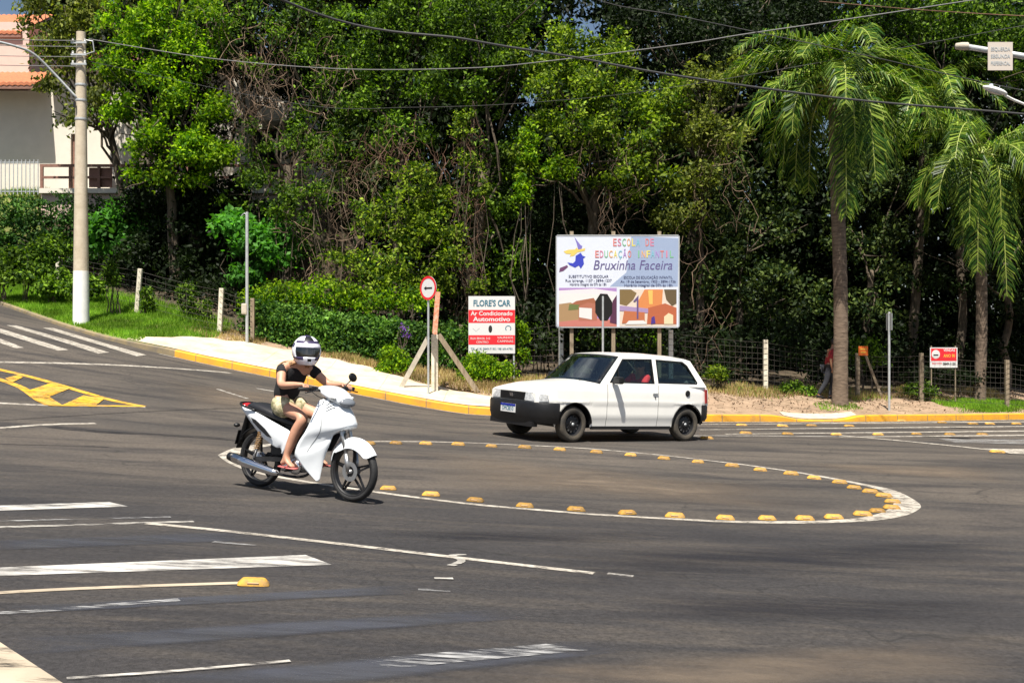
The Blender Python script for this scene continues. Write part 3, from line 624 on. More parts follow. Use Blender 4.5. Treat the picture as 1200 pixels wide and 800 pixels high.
# ================================================================== house on the left
HY = 44.0
def house():
    h = empty('house', (-17, HY, 7.45), 'white two-storey house with terracotta roofs and a brown balcony rail on the hill', 'house')
    o = Vector(h.location)
    def L(p): return Vector(p)-o
    def pb(name, a, b, m, par=h, bev=0):
        c = (Vector(a)+Vector(b))/2; d = Vector(b)-Vector(a); return MB().box(c-o, d, bev=bev).build(name, m, par)
    x0 = P(-120, 0, HY).x; x1 = P(352, 0, HY).x
    zt = 7.45
    # ground storey wall with door and window openings
    ops = [(P(83, 0, HY).x, P(93, 0, HY).x+.3, zt+.0, 10.0), (P(205, 0, HY).x, P(232, 0, HY).x, zt+.9, 10.1), (P(296, 0, HY).x, P(330, 0, HY).x, zt+1.0, 10.2)]
    w = MB(); ex_ = P(44, 0, 42.9).x
    fn = lambda a, b, t: (a-o.x, t-o.y, b-o.z)
    w.prism([(x0, zt-3), (x1, zt-3), (x1, 12.75), (ex_+.05, 12.75), (ex_+.05, 11.7), (x0, 11.7)], fn, HY, HY+.25, [[(a, c+.02), (b, c+.02), (b, d), (a, d)] for a, b, c, d in ops])
    w.box(L((x1-.12, HY+4, 9.0)), (.25, 7.5, 5.8)); w.box(L((x0+.12, HY+4, 9.0)), (.25, 7.5, 5.8)); w.box(L(((x0+x1)/2, HY+8, 9.0)), (x1-x0, .25, 5.8))
    w.build('wall', 'wall_white', h)
    d = pb('door', (ops[0][0]+.02, HY+.14, zt+.02), (ops[0][1]-.02, HY+.2, 9.98), 'brown_wood')
    pb('handle', (ops[0][0]+.12, HY+.08, zt+1.0), (ops[0][0]+.16, HY+.138, zt+1.14), 'alu', d)
    for a, b, c, e in ops[1:]:
        f_ = MB()
        for q in ((a, b, c+.02, c+.1), (a, b, e-.1, e-.01), (a, a+.08, c+.1, e-.1), (b-.08, b, c+.1, e-.1), ((a+b)/2-.03, (a+b)/2+.03, c+.1, e-.1)):
            f_.box(L(((q[0]+q[1])/2, HY+.12, (q[2]+q[3])/2)), (q[1]-q[0]-.004, .06, q[3]-q[2]-.004))
        wf = f_.build('window', 'brown_wood', h); pb('pane', (a+.01, HY+.16, c+.03), (b-.01, HY+.17, e-.02), 'window_dark', wf)
    # projecting bay / pillar catching the sun
    pb('wall', (P(133, 0, 43).x, 42.6, zt), (P(156, 0, 43).x+.3, HY-.01, 11.3), 'wall_white')
    pb('wall', (P(277, 0, 43).x, 42.6, zt-2), (P(290, 0, 43).x, HY-.01, 12.2), 'wall_white')
    pb('wall', (P(300, 0, 43).x, 43.2, P(0, 140, 43).z), (P(345, 0, 43).x, HY-.01, P(0, 106, 43).z), 'wall_white')
    # upper storey, set back, and roofs
    ux1 = P(34, 0, HY+1).x
    pb('upper_wall', (x0, HY+1, 11.5), (ux1, HY+7, P(0, 26, HY+1).z), 'wall_pink')
    def roof(xa, xb, ya, za, yb, zb, name='roof'):
        r = MB(); n = int((xb-xa)/.11)*1; prof = []
        for i in range(n+1):
            x = xa+(xb-xa)*i/n; prof.append((x, .045*abs(math.sin(i*PI/2.0))))
        rows = []
        K = 12
        for j in range(K+1):
            t = j/K; rows.append([L((x, ya+(yb-ya)*t, za+(zb-za)*t+hh+.02*((j*1.0) % 1))) for x, hh in prof])
        r.grid(rows)
        low = [[Vector(p)-Vector((0, 0, .12)) for p in rows[0]], rows[0]]
        r.grid(low)
        ob = r.build(name, 'terracotta', h)
        m2 = MB(); m2.box(L(((xa+xb)/2, ya+.05, za-.16)), (xb-xa, .06, .14)); m2.build('fascia', 'brown_wood', ob)
        m3 = MB(); m3.grid([[L((xa, ya+.02, za-.1)), L((xb, ya+.02, za-.1))], [L((xa, yb, zb-.12)), L((xb, yb, zb-.12))]]); m3.build('soffit', 'wall_pink', ob)
        return ob
    ex = P(44, 0, 42.9).x
    # roof of the gable: slopes down to the left end seen in the photo
    roof(x0-.4, ex, 42.7, P(0, 97, 42.7).z, HY+1.0, P(0, 97, 42.7).z+.95)
    roof(ex+.02, x1+.3, 42.9, P(0, 62, 42.7).z, HY+5.0, P(0, 62, 42.7).z+1.5)
    roof(x0-.4, P(13, 0, 44).x, HY+.85, P(0, 30, 44).z, HY+4, P(0, 30, 44).z+1.6)
    # terrace slab and balustrade
    a = P(47, 0, 41.6).x; b = P(262, 0, 41.6).x; c_ = P(352, 0, 41.6).x
    zs = P(0, 221, 41.6).z
    pb('terrace_slab', (a, 41.5, zs-.18), (c_, HY-.01, zs), 'wall_white')
    def rail(xa, xb):
        r = MB(); y = 41.62; top = zs+.86
        r.box(L(((xa+xb)/2, y, top)), (xb-xa, .09, .1)); r.box(L(((xa+xb)/2, y, zs+.42)), (xb-xa, .06, .09))
        k = int((xb-xa)/1.05)
        for i in range(k+1): r.box(L((xa+.06+(xb-xa-.12)*i/k, y, zs+.46)), (.10, .10, .9))
        r.build('balustrade', 'brown_wood', h)
    rail(a, c_)
    pb('balustrade_panel', (P(103, 0, 41.6).x, 41.70, zs+.06), (P(130, 0, 41.6).x, 41.74, zs+.8), 'brown_wood')
    # retaining wall under the terrace
    pb('retaining_wall', (a, 41.7, 5.0), (c_, 41.95, zs-.182), 'wall_pink')
    return h
house()
def picket():
    xa, xb = P(-90, 0, 41.9).x, P(46, 0, 41.9).x; z0 = P(0, 228, 41.9).z; z1 = P(0, 187, 41.9).z
    h = empty('picket_fence', ((xa+xb)/2, 41.9, z0), 'thin white vertical bar fence in front of the white house wall', 'fence')
    o = Vector(h.location); b = MB()
    x = xa
    while x < xb: b.box(Vector((x, 41.9, (z0+z1)/2))-o, (.028, .028, z1-z0)); x += .155
    b.build('bars', 'galv', h)
    r = MB()
    for z in (z0+.12, z1-.1): r.box(Vector(((xa+xb)/2, 41.935, z))-o, (xb-xa, .03, .04))
    r.build('rail', 'galv', h)
picket()

# ================================================================== wire fences
def wire_fence(label, posts, fn_h, strands=5, mesh_v=0, post_m='post_white', skip=()):
    """posts: list of (x, y, height, material, lean)"""
    h = empty('wire_fence', (posts[0][0], posts[0][1], float(verge(posts[0][0], posts[0][1]))), label, 'fence')
    o = Vector(h.location); tops = []
    for (x, y, H, pm, lean) in posts:
        g = at(x, y)-o; b = MB(); w = .125 if pm != 'wood' else .11
        q = Vector((lean, 0, 1)).to_track_quat('Z', 'Y')
        b.box(g+Vector((lean*H/2, 0, H/2-.1)), (w, w, H+.2), q, bev=.012)
        if pm: b.build('post', pm, h)
        tops.append((g, H, lean))
    s = MB()
    for i in range(len(tops)-1):
        (g0, H0, l0), (g1, H1, l1) = tops[i], tops[i+1]
        for k in range(strands):
            u = .08+.86*k/(strands-1)
            a = g0+Vector((l0*H0*u, -.07, H0*u)); b_ = g1+Vector((l1*H1*u, -.07, H1*u)); m_ = a.lerp(b_, .5)-Vector((0, 0, .03))
            s.tube([a, a.lerp(m_, .5)-Vector((0, 0, .01)), m_, m_.lerp(b_, .5)-Vector((0, 0, .01)), b_], .0045, 3, cap=False)
        if mesh_v:
            n = int((g1-g0).length/mesh_v)
            for j in range(n):
                t = (j+.5)/n; a = g0.lerp(g1, t)+Vector((0, -.068, .05+.0*H0)); b_ = a+Vector((0, 0, (H0*(1-t)+H1*t)*.85))
                s.tube([a, b_], .0028, 3, cap=False)
    s.build('wire_strands', 'wire', h, fix=False)
    return h
def fp(px, py, fn=verge): g = G(px, py, fn); return g.x, g.y
lf = [(fp(-60, 322), 1.25, 'post_white', 0), (fp(-4, 305), 1.4, 'post_white', -.15), (fp(68, 338), 1.25, 'post_white', 0), (fp(160, 367), 1.35, 'post_white', .08), (fp(257, 391), 1.3, 'post_white', .05), (fp(296, 399), 1.2, 'wood', 0)]
lf = [(a[0], a[1], b, c, d) for a, b, c, d in lf]
print('left fence', [(round(a[0], 1), round(a[1], 1)) for a in lf])
wire_fence('wire fence with leaning pale concrete posts climbing the grass bank on the left', lf, None, 8, .9)
FY = 31.6
rf = []
for px, H, m in ((540, 1.35, 'wood'), (602, 1.3, 'wood'), (657.5, 1.62, 'lime'), (786, 1.55, 'lime'), (897, 1.42, 'post_white'), (1005, 1.28, 'wood'), (1079.5, 1.42, 'wood'), (1180, 1.4, 'wood'), (1290, 1.4, 'wood')):
    Y = {657.5: 31.0, 786: 31.2}.get(px, 31.4)+(max(0, px-900)/300*1.6)
    rf.append(((px-600)/FPX*Y, Y, H, m, 0))
wire_fence('dark wire mesh fence with pale posts behind the car and billboard', rf, None, 9, .16)

# diagonal brace on the right
g = G(1034, 466, verge); b_ = P(1013, 413, g.y); o = empty('wooden_brace', g, 'thin wooden prop leaning left against the fence post with the orange sign', 'brace')
MB().bar(Vector((0, 0, -.05)), Vector(b_)-g, .07).build('prop', 'wood', o)

# ================================================================== poles
def utility_pole():
    g = G(95, 379, verge); Y = g.y; H = (379-38)/FPX*Y
    h = empty('utility_pole', g, 'tall round concrete utility pole with white painted foot on the grass bank', 'utility pole')
    print('pole', g, H)
    r0, r1 = 18.5/FPX*Y/2, 10.5/FPX*Y/2; zc = (379-318)/FPX*Y
    rr = lambda z: r0+(r1-r0)*z/H
    MB().lathe([(rr(zc), zc), (rr(H*.5), H*.5), (r1, H), (0.001, H+.02)], axis='z', n=28).build('shaft', 'pole_conc', h, smooth=False)
    autosmooth(h.children[-1])
    autosmooth(MB().lathe([(r0+.004, -.4), (rr(zc)+.004, zc), (rr(zc), zc+.002)], axis='z', n=28).build('painted_foot', 'lime', h))
    for py in (100, 118, 140):
        z = (379-py)/FPX*Y; b = MB().lathe([(rr(z)+.012, z-.03), (rr(z)+.015, z), (rr(z)+.012, z+.03)], axis='z', n=24); b.build('steel_band', 'galv', h)
    zt = lambda py: (379-py)/FPX*Y
    # short cross arms with the insulator rack
    for py in (52, 66, 77):
        z = zt(py); b = MB().box((.0, -.16, z), (.44, .05, .05)); a = b.build('cross_arm', 'galv', h)
        for dx in (-.17, .17):
            MB().lathe([(.015, -.03), (.032, -.01), (.02, .015), (.032, .035), (.015, .05)], c=(dx, -.16, z+.05), axis='z', n=12).build('insulator', 'lime', a)
    br = MB().tube([(.12, -.1, zt(48)), (.38, -.12, zt(50)), (.42, -.12, zt(62)), (.12, -.1, zt(66))], .018, 6); br.build('cable_bracket', 'galv', h)
    # lamp arm going up to the left
    A = [P(92, 117, Y-.1)-g, P(62, 85, Y-.3)-g, P(40, 64, Y-.6)-g, P(20, 55, Y-.9)-g, P(-12, 47, Y-1.3)-g]
    arm = MB().tube(catmull(A, 4), .035, 8).build('lamp_arm', 'galv', h, smooth=True)
    e = A[-1]; ln = MB().ellip(e+Vector((-.35, -.12, .02)), (.38, .13, .09)); ln.build('lamp_head', 'galv', arm, smooth=True)
    bx = MB().box((-.1, -.2, zt(125)), (.06, .06, .16)); bx.build('clamp', 'black_plastic', h)
    return g, Y, zt
pg, PY, pzt = utility_pole()

def pipe_pole(px, py0, py1, r, label, m='galv', Y=None):
    g = G(px, py0, verge); z = P(px, py1, g.y).z-g.z
    h = empty('metal_pole', g, label, 'pole')
    MB().lathe([(r, -.2), (r, z), (r*.6, z+.01)], axis='z', n=14).build('tube', m, h, smooth=False); autosmooth(h.children[-1])
    return h, g, z
h, g, z = pipe_pole(289.5, 402, 249, .045, 'slim galvanised pole with a small oval box at the left end of the hedge')
MB().box((-.07, -.03, .95), (.16, .10, .30), bev=.04).build('meter_box', 'concrete', h)
MB().tube([(0, 0, z-.06), (-.08, 0, z-.02), (-.16, 0, z-.1)], .012, 6).build('hook', 'galv', h)
h, g, z = pipe_pole(1042, 481, 366, .032, 'thin bare grey pole standing between the palm and the red sign')
MB().box((0, 0, z-.25), (.012, .45, .45)).build('sign_plate', 'galv', h)

def round_sign():
    g = G(502, 462, verge); Y = g.y; h = empty('traffic_sign', g, 'round red-rimmed sign with a black left arrow on a thin pole', 'traffic sign')
    H = (462-324)/FPX*Y; R = 14/FPX*Y; zc = (462-337.6)/FPX*Y
    MB().lathe([(.026, -.2), (.026, H-.05)], axis='z', n=12).build('pole', 'galv', h, smooth=True)
    D = empty('sign_disc', (0, 0, 0)); col.objects.unlink(D); bpy.data.objects.remove(D)
    # disc, turned about its pole
    ang = math.radians(-43); c = Vector((.0, -.05, zc)); Rm = Matrix.Rotation(ang, 3, 'Z')
    def disc(r0, r1, y, name, m, par):
        b = MB(); n = 40; v = []
        for r in (r0, r1):
            for k in range(n): v.append(c+Rm @ Vector((r*math.cos(2*PI*k/n), y, r*math.sin(2*PI*k/n))))
        b.add(v, [(k, (k+1) % n, n+(k+1) % n, n+k) for k in range(n)]); return b.build(name, m, par)
    b = MB(); b.lathe([(0.001, -.004), (R, -.004), (R, .004), (0.001, .004)], n=40); b.v = [tuple(c+Rm @ Vector(p)) for p in b.v]
    pl = b.build('sign_plate', 'paper_white', h)
    disc(R*.80, R, -.008, 'red_rim', 'sign_red', pl)
    a = MB(); s = R
    pts = [(-.50, 0), (-.22, .16), (-.22, .06), (.50, .06), (.50, -.06), (-.22, -.06), (-.22, -.16)]
    a.prism([(x*s, z*s) for x, z in pts], lambda x, z, t: tuple(c+Rm @ Vector((x, t, z))), -.011, -.007); a.build('arrow', 'sign_black', pl)
round_sign()
def corner_post():
    g = G(509.5, 458, verge); Y = g.y; h = empty('braced_post', g, 'pale concrete post with faded orange top and two slanting braces', 'post')
    zm = (458-392)/FPX*Y; zt = (458-342)/FPX*Y
    MB().box((0, 0, zm/2-.1), (.16, .16, zm+.2), bev=.01).build('lower_shaft', 'post_white', h)
    MB().bar((0, 0, zm+.001), (.08, 0, zt), .12, .12).build('upper_shaft', 'orange_paint', h)
    for px, py, top in ((470, 446, 395), (560, 458, 392)):
        e = P(px, py, Y-.1)-g; gz = float(verge(e.x+g.x, e.y+g.y))-g.z; e.z = min(e.z, gz+.0)
        a = P(502 if px < 500 else 514, top, Y)-g; a.z -= .0
        b = MB().bar(e+(e-a).normalized()*.1, a, .11, .11); b.build('brace', 'concrete' if px < 500 else 'wood', h)
corner_post()
def stop_sign():
    g = G(706.5, 466, verge); Y = g.y; h = empty('traffic_sign', g, 'octagonal sign seen from its black back on a pale pole before the billboard', 'traffic sign')
    H = (466-347)/FPX*Y; zc = (466-360)/FPX*Y
    MB().lathe([(.027, -.2), (.027, H)], c=(0, -.0, 0), axis='z', n=12).build('pole', 'galv', h, smooth=True)
    R = 16.5/FPX*Y; ang = math.radians(47); Rm = Matrix.Rotation(ang, 3, 'Z'); c = Vector((.03, .05, zc))
    pts = [(R*1.04*math.cos(PI/8+k*PI/4), R*1.04*math.sin(PI/8+k*PI/4)) for k in range(8)]
    MB().prism(pts, lambda x, z, t: tuple(c+Rm @ Vector((x, t, z))), 0, .006).build('sign_plate', 'sign_back', h)
stop_sign()

# ================================================================== billboard
def flatpoly(name, pts, m, par, y, mi=None):
    """pts in board coordinates, metres; one thin raised shape"""
    return MB().prism(pts, lambda x, z, t: (x, t, z), y, y+.0015).build(name, m, par)
def picture(name, x0, z0, w, h, y, shapes, par):
    b = MB(); mats = []
    for i, (mname, pts) in enumerate(shapes):
        if mname not in mats: mats.append(mname)
        b.prism([(x0+u*w, z0+v_*h) for u, v_ in pts], lambda x, z, t: (x, t, z), y-.0012*(i+1), y, mi=mats.index(mname))
    return b.build(name, mats, par)
def cm(n, c, r=.6):
    k = 'ink_'+n
    if k not in M: M[k] = mat('printed '+n, tuple(v_**1.35*.8 for v_ in c), r)
    return k
def billboard():
    Y = 30.3; bl = P(652, 383, Y); br = P(795.5, 384.5, Y); tl = P(651.8, 275.5, Y); gz = float(verge((bl.x+br.x)/2, Y))
    W = br.x-bl.x; H = tl.z-bl.z
    h = empty('billboard', ((bl.x+br.x)/2, Y, gz), 'large pale blue school billboard reading ESCOLA DE EDUCAÇÃO INFANTIL on wooden posts', 'billboard')
    o = Vector(h.location); h.rotation_euler = (0, 0, 0)
    cx = 0; zb = bl.z-o.z-.01; zt = zb+H
    MB().box((0, 0, (zb+zt)/2), (W, .05, H)).build('panel', 'board_white', h)
    fr = MB()
    for a, b in (((-W/2, zb), (W/2, zb)), ((-W/2, zt), (W/2, zt)), ((-W/2, zb), (-W/2, zt)), ((W/2, zb), (W/2, zt))):
        fr.box(((a[0]+b[0])/2, -.003, (a[1]+b[1])/2), (abs(b[0]-a[0])+.03, .064, abs(b[1]-a[1])+.03))
    fr.build('frame', 'galv', h)
    for px in (670, 719, 773):
        x = (px-600)/FPX*Y-o.x; gz2 = float(verge(x+o.x, Y+.1))-o.z
        MB().box((x, .085, (gz2-.3+zt+.12)/2), (.10, .10, zt+.12-gz2+.3)).build('post', 'wood', h)
    y = -.027
    X = lambda px: (px-500)/962*W*1.0+(500-491)/962*W*0        # coordinates measured on the 1000 px wide view of the board
    def bx(u): return (u-493)/956*W
    def bz(v_): return zt-(v_-40)/718*H
    panel = h.children[0]
    # pale blue wash at the right
    flatpoly('blue_wash', [(bx(600), bz(45)), (bx(968), bz(62)), (bx(962), bz(440)), (bx(430), bz(440)), (bx(560), bz(330))], cm('pale blue', (.42, .50, .66)), panel, y-.0005)
    cols = [cm('salmon', (.72, .30, .28)), cm('rose', (.70, .32, .45)), cm('green', (.30, .58, .38)), cm('orange', (.80, .50, .25)), cm('lemon', (.80, .72, .22)), cm('aqua', (.30, .58, .68)), cm('violet', (.48, .36, .66))]
    def rainbow(word, u0, u1, v_, hgt):
        n = len(word)
        for i, ch in enumerate(word):
            if ch == ' ': continue
            u = u0+(u1-u0)*(i+.5)/n
            text('letter', ch, hgt, cols[i % 7], panel, (bx(u), y-.004, bz(v_)), bold=.004, width=(bx(u1)-bx(u0))/n*(.78 if ch != 'I' else .28))
    rainbow('ESCOLA DE', 452, 778, 98, .29); rainbow('EDUCAÇÃO INFANTIL', 312, 930, 190, .27)
    text('lettering', 'Bruxinha Faceira', .37, cm('purple ink', (.20, .17, .36)), panel, (bx(608), y-.004, bz(275)), shear=.22, width=bx(915)-bx(300))
    for k, (u0, u1, v_, s) in enumerate([(110, 420, 362, 'SUBSTITUTIVO ESCOLAR'), (85, 445, 394, 'Rua Ipiranga, 1157 - 3894-1237'), (120, 405, 423, 'Horário integral de 07h às 18h'), (540, 920, 370, 'ESCOLA DE EDUCAÇÃO INFANTIL'), (515, 945, 402, 'Av. 19 de Setembro, 1903 - 3894-1736'), (545, 920, 431, 'Horário integral de 07h às 18h')]):
        text('small_lettering', s, .105, cm('slate ink', (.06, .07, .2)), panel, (bx((u0+u1)/2), y-.004, bz(v_)), width=bx(u1)-bx(u0))
    # emblem: little flying witch drawn as coloured shapes
    em = lambda pts: [(bx(a), bz(b)) for a, b in pts]
    flatpoly('emblem_hat', em([(155, 52), (176, 80), (200, 112), (217, 125), (208, 150), (185, 150), (172, 100)]), cm('lilac', (.30, .26, .62)), panel, y-.002)
    flatpoly('emblem_hair', em([(70, 165), (110, 152), (160, 150), (172, 135), (188, 152), (240, 140), (236, 160), (180, 172), (150, 200), (118, 205), (130, 186), (90, 184)]), cm('pale yellow', (.82, .66, .22)), panel, y-.0026)
    flatpoly('emblem_body', em([(205, 175), (218, 198), (242, 208), (224, 222), (230, 262), (205, 300), (190, 275), (160, 292), (118, 272), (100, 252), (145, 258), (162, 240), (165, 200)]), cm('royal blue', (.07, .10, .58)), panel, y-.0034)
    flatpoly('emblem_broom', em([(36, 328), (42, 295), (98, 272), (106, 286), (70, 318)]), cm('plum', (.22, .10, .22)), panel, y-.002)
    # two photographs printed along the bottom
    A = [(cm('lilac sky', (.50, .34, .62)), [(0, 0), (1, 0), (1, 1), (0, 1)]), (cm('white cloud', (.80, .76, .80)), [(0, .62), (.3, .85), (1, .76), (1, .9), (.6, .98), (0, .93)]), ('paper_white', [(0, .58), (.62, .62), (.95, .60), (1, .80), (.3, .86), (0, .84)]),
         (cm('ochre field', (.48, .34, .20)), [(0, .05), (.42, .05), (.40, .50), (.2, .62), (0, .58)]), (cm('roof brown', (.45, .20, .12)), [(.18, .55), (.3, .66), (.6, .74), (.66, .6), (.3, .52)]),
         (cm('green hedge', (.22, .26, .10)), [(.16, .42), (.34, .44), (.36, .56), (.18, .58)]), (cm('pink road', (.62, .28, .24)), [(0, 0), (1, 0), (1, .16), (.6, .22), (0, .12)]), (cm('brick wall', (.52, .24, .17)), [(.34, .15), (.66, .15), (.66, .58), (.5, .62), (.34, .52)]),
         ('paper_white', [(.35, .24), (.57, .18), (.57, .47), (.35, .49)]), (cm('plum tree', (.16, .05, .12)), [(.88, .1), (1, .06), (1, .82), (.93, .66), (.90, .4)])]
    picture('printed_photo', bx(35), bz(752), bx(485)-bx(35), bz(450)-bz(752), y-.001, A, panel)
    B = [(cm('cream sky', (.76, .68, .60)), [(0, 0), (1, 0), (1, 1), (0, 1)]), (cm('brown foliage', (.30, .22, .10)), [(0, .6), (.12, .55), (.24, .72), (.30, .9), (.2, 1), (0, 1)]), (cm('gable orange', (.72, .34, .14)), [(.30, .62), (.44, 1), (.76, 1), (.74, .5), (.34, .3)]), (cm('yellow wall', (.80, .58, .20)), [(.50, .98), (.58, .98), (.58, .6), (.52, .6)]),
         (cm('dark foliage', (.20, .15, .08)), [(.78, 1), (1, 1), (1, .62), (.92, .55), (.82, .72)]), (cm('roof red', (.55, .20, .10)), [(.5, .5), (.8, .62), (1, .5), (1, .06), (.48, .06)]), (cm('gate lilac', (.46, .36, .56)), [(0, .42), (.5, .36), (.5, .48), (0, .56)]),
         (cm('lower brick', (.58, .24, .12)), [(.04, .08), (.44, .08), (.44, .38), (.08, .42)]), ('paper_white', [(.1, .05), (.48, .06), (.42, .16), (.16, .15)]), (cm('cream gate', (.82, .70, .50)), [(.78, .06), (.94, .06), (.94, .30), (.86, .36), (.78, .26)]), (cm('post violet', (.20, .14, .30)), [(.30, .2), (.33, .2), (.33, .84), (.24, .68), (.27, .66), (.30, .72)]), (cm('blue figure', (.12, .06, .34)), [(.55, .06), (.63, .08), (.61, .28), (.56, .24)])]
    picture('printed_photo', bx(508), bz(750), bx(952)-bx(508), bz(462)-bz(750), y-.001, B, panel)
billboard()
def shop_sign():
    Y = 29.6; bl = P(549, 414, Y); tr = P(603.5, 347, Y); gz = float(verge((bl.x+tr.x)/2, Y))
    h = empty('shop_sign', ((bl.x+tr.x)/2, Y, gz), "white and red panel reading FLORE'S CAR on thin legs among bushes", 'sign')
    o = Vector(h.location); W = tr.x-bl.x; zb = bl.z-o.z; H = tr.z-bl.z; zt = zb+H
    p = MB().box((0, 0, (zb+zt)/2), (W, .03, H)).build('panel', 'paper_white', h)
    for x in (-W/2+.03, W/2-.03): MB().box((x, .035, (zt-.35)/2-.0), (.04, .04, zt+.3)).build('leg', 'galv', h)
    y = -.0165
    bz = lambda v_: zt-(v_-65)/(745-65)*H; bx = lambda u: (u-308)/540*W
    MB().box((0, y, (bz(228)+bz(382))/2), (W*.995, .003, bz(228)-bz(382))).build('red_band', 'sign_red', p)
    MB().box((0, y, (bz(528)+bz(640))/2), (W*.995, .003, bz(528)-bz(640))).build('red_band', 'sign_red', p)
    text('lettering', "FLORE'S CAR", .23, 'sign_blue', p, (0, y-.003, bz(152)), width=W*.80, bold=.006)
    text('lettering', 'Ar Condicionado', .16, 'paper_white', p, (0, y-.004, bz(272)), width=W*.90, bold=.003)
    text('lettering', 'Automotivo', .17, 'paper_white', p, (0, y-.004, bz(340)), width=W*.80, bold=.004)
    text('small_lettering', 'RUA BRASIL 510', .085, 'paper_white', p, (bx(175), y-.004, bz(568)), width=W*.42)
    text('small_lettering', 'CENTRO', .085, 'paper_white', p, (bx(200), y-.004, bz(612)), width=W*.26)
    text('small_lettering', 'VALINHOS', .085, 'paper_white', p, (bx(465), y-.004, bz(558)), width=W*.34)
    text('small_lettering', 'CAMPINAS', .085, 'paper_white', p, (bx(465), y-.004, bz(602)), width=W*.34)
    text('small_lettering', 'TEL. (19) 3849-7190 / 98169-4790', .08, 'sign_blue', p, (0, y-.002, bz(692)), width=W*.90)
    k = MB().ellip((bx(292), y, bz(455)), (.05, .004, .10)); k.build('logo', 'sign_black', p)
    b = MB()
    for i in range(14): a = PI*1.5*i/14-.6; b.box((bx(500)+.07*math.cos(a), y, bz(448)+.07*math.sin(a)), (.022, .004, .022))
    b.build('logo', 'sign_blue', p)
    b = MB()
    for i in range(9): b.box((bx(90+i*9), y, bz(480-abs(i-4)*8)), (.014, .004, .02))
    b.build('logo', 'galv', p)
shop_sign()
def red_sign():
    Y = 33.0; bl = P(1088, 430.5, Y); tr = P(1120, 407, Y)
    gz = float(verge((bl.x+tr.x)/2, Y)); h = empty('shop_sign', ((bl.x+tr.x)/2, Y-.12, gz), 'small red and white sign hung on the dark fence under the palms', 'sign')
    o = Vector(h.location); W = tr.x-bl.x; H = tr.z-bl.z; zb = bl.z-o.z; zt = zb+H
    p = MB().box((0, 0, (zb+zt)/2), (W, .015, H)).build('panel', 'paper_white', h)
    for x in (-W/2+.05, W/2-.05): MB().box((x, .03, zt/2-.05), (.03, .03, zt+.2)).build('leg', 'wood', h)
    y = -.009
    MB().box((0, y, zb+H*.64), (W*.93, .002, H*.62)).build('red_field', 'sign_red', p)
    em = MB(); em.ellip((-W*.29, y-.002, zb+H*.66), (W*.15, .003, H*.22)); e = em.build('logo', 'paper_white', p)
    MB().box((-W*.29, y-.005, zb+H*.62), (W*.18, .002, H*.07)).build('logo_bar', 'sign_black', e)
    text('lettering', 'VENDAS', .11, 'paper_white', p, (W*.20, y-.002, zb+H*.86), width=W*.42, bold=.002)
    text('lettering', 'ANO 90', .13, cm('gold', (.85, .55, .12)), p, (W*.20, y-.002, zb+H*.58), width=W*.42, bold=.003)
    text('lettering', '3849-1120', .10, 'sign_black', p, (W*.20, y-.002, zb+H*.18), width=W*.46, bold=.003)
    text('lettering', 'FALE COM', .08, 'sign_red', p, (-W*.25, y-.002, zb+H*.2), width=W*.34)
    # orange plate on its post
    g = rf[5]; x, yy = g[0]+.13, g[1]-.10; h = empty('orange_plate', (x, yy, float(verge(x, yy))), 'small square orange plate nailed to a wooden fence post', 'sign')
    z = P(0, 411, yy).z-float(verge(x, yy)); MB().box((0, 0, z), (.27, .012, .27)).build('plate', cm('orange plate', (.85, .26, .04)), h)
    b = MB().box((0, -.008, z+.05), (.2, .004, .04)); b.box((0, -.008, z-.04), (.15, .004, .04)); b.build('marks', 'ink_gold', h)
red_sign()

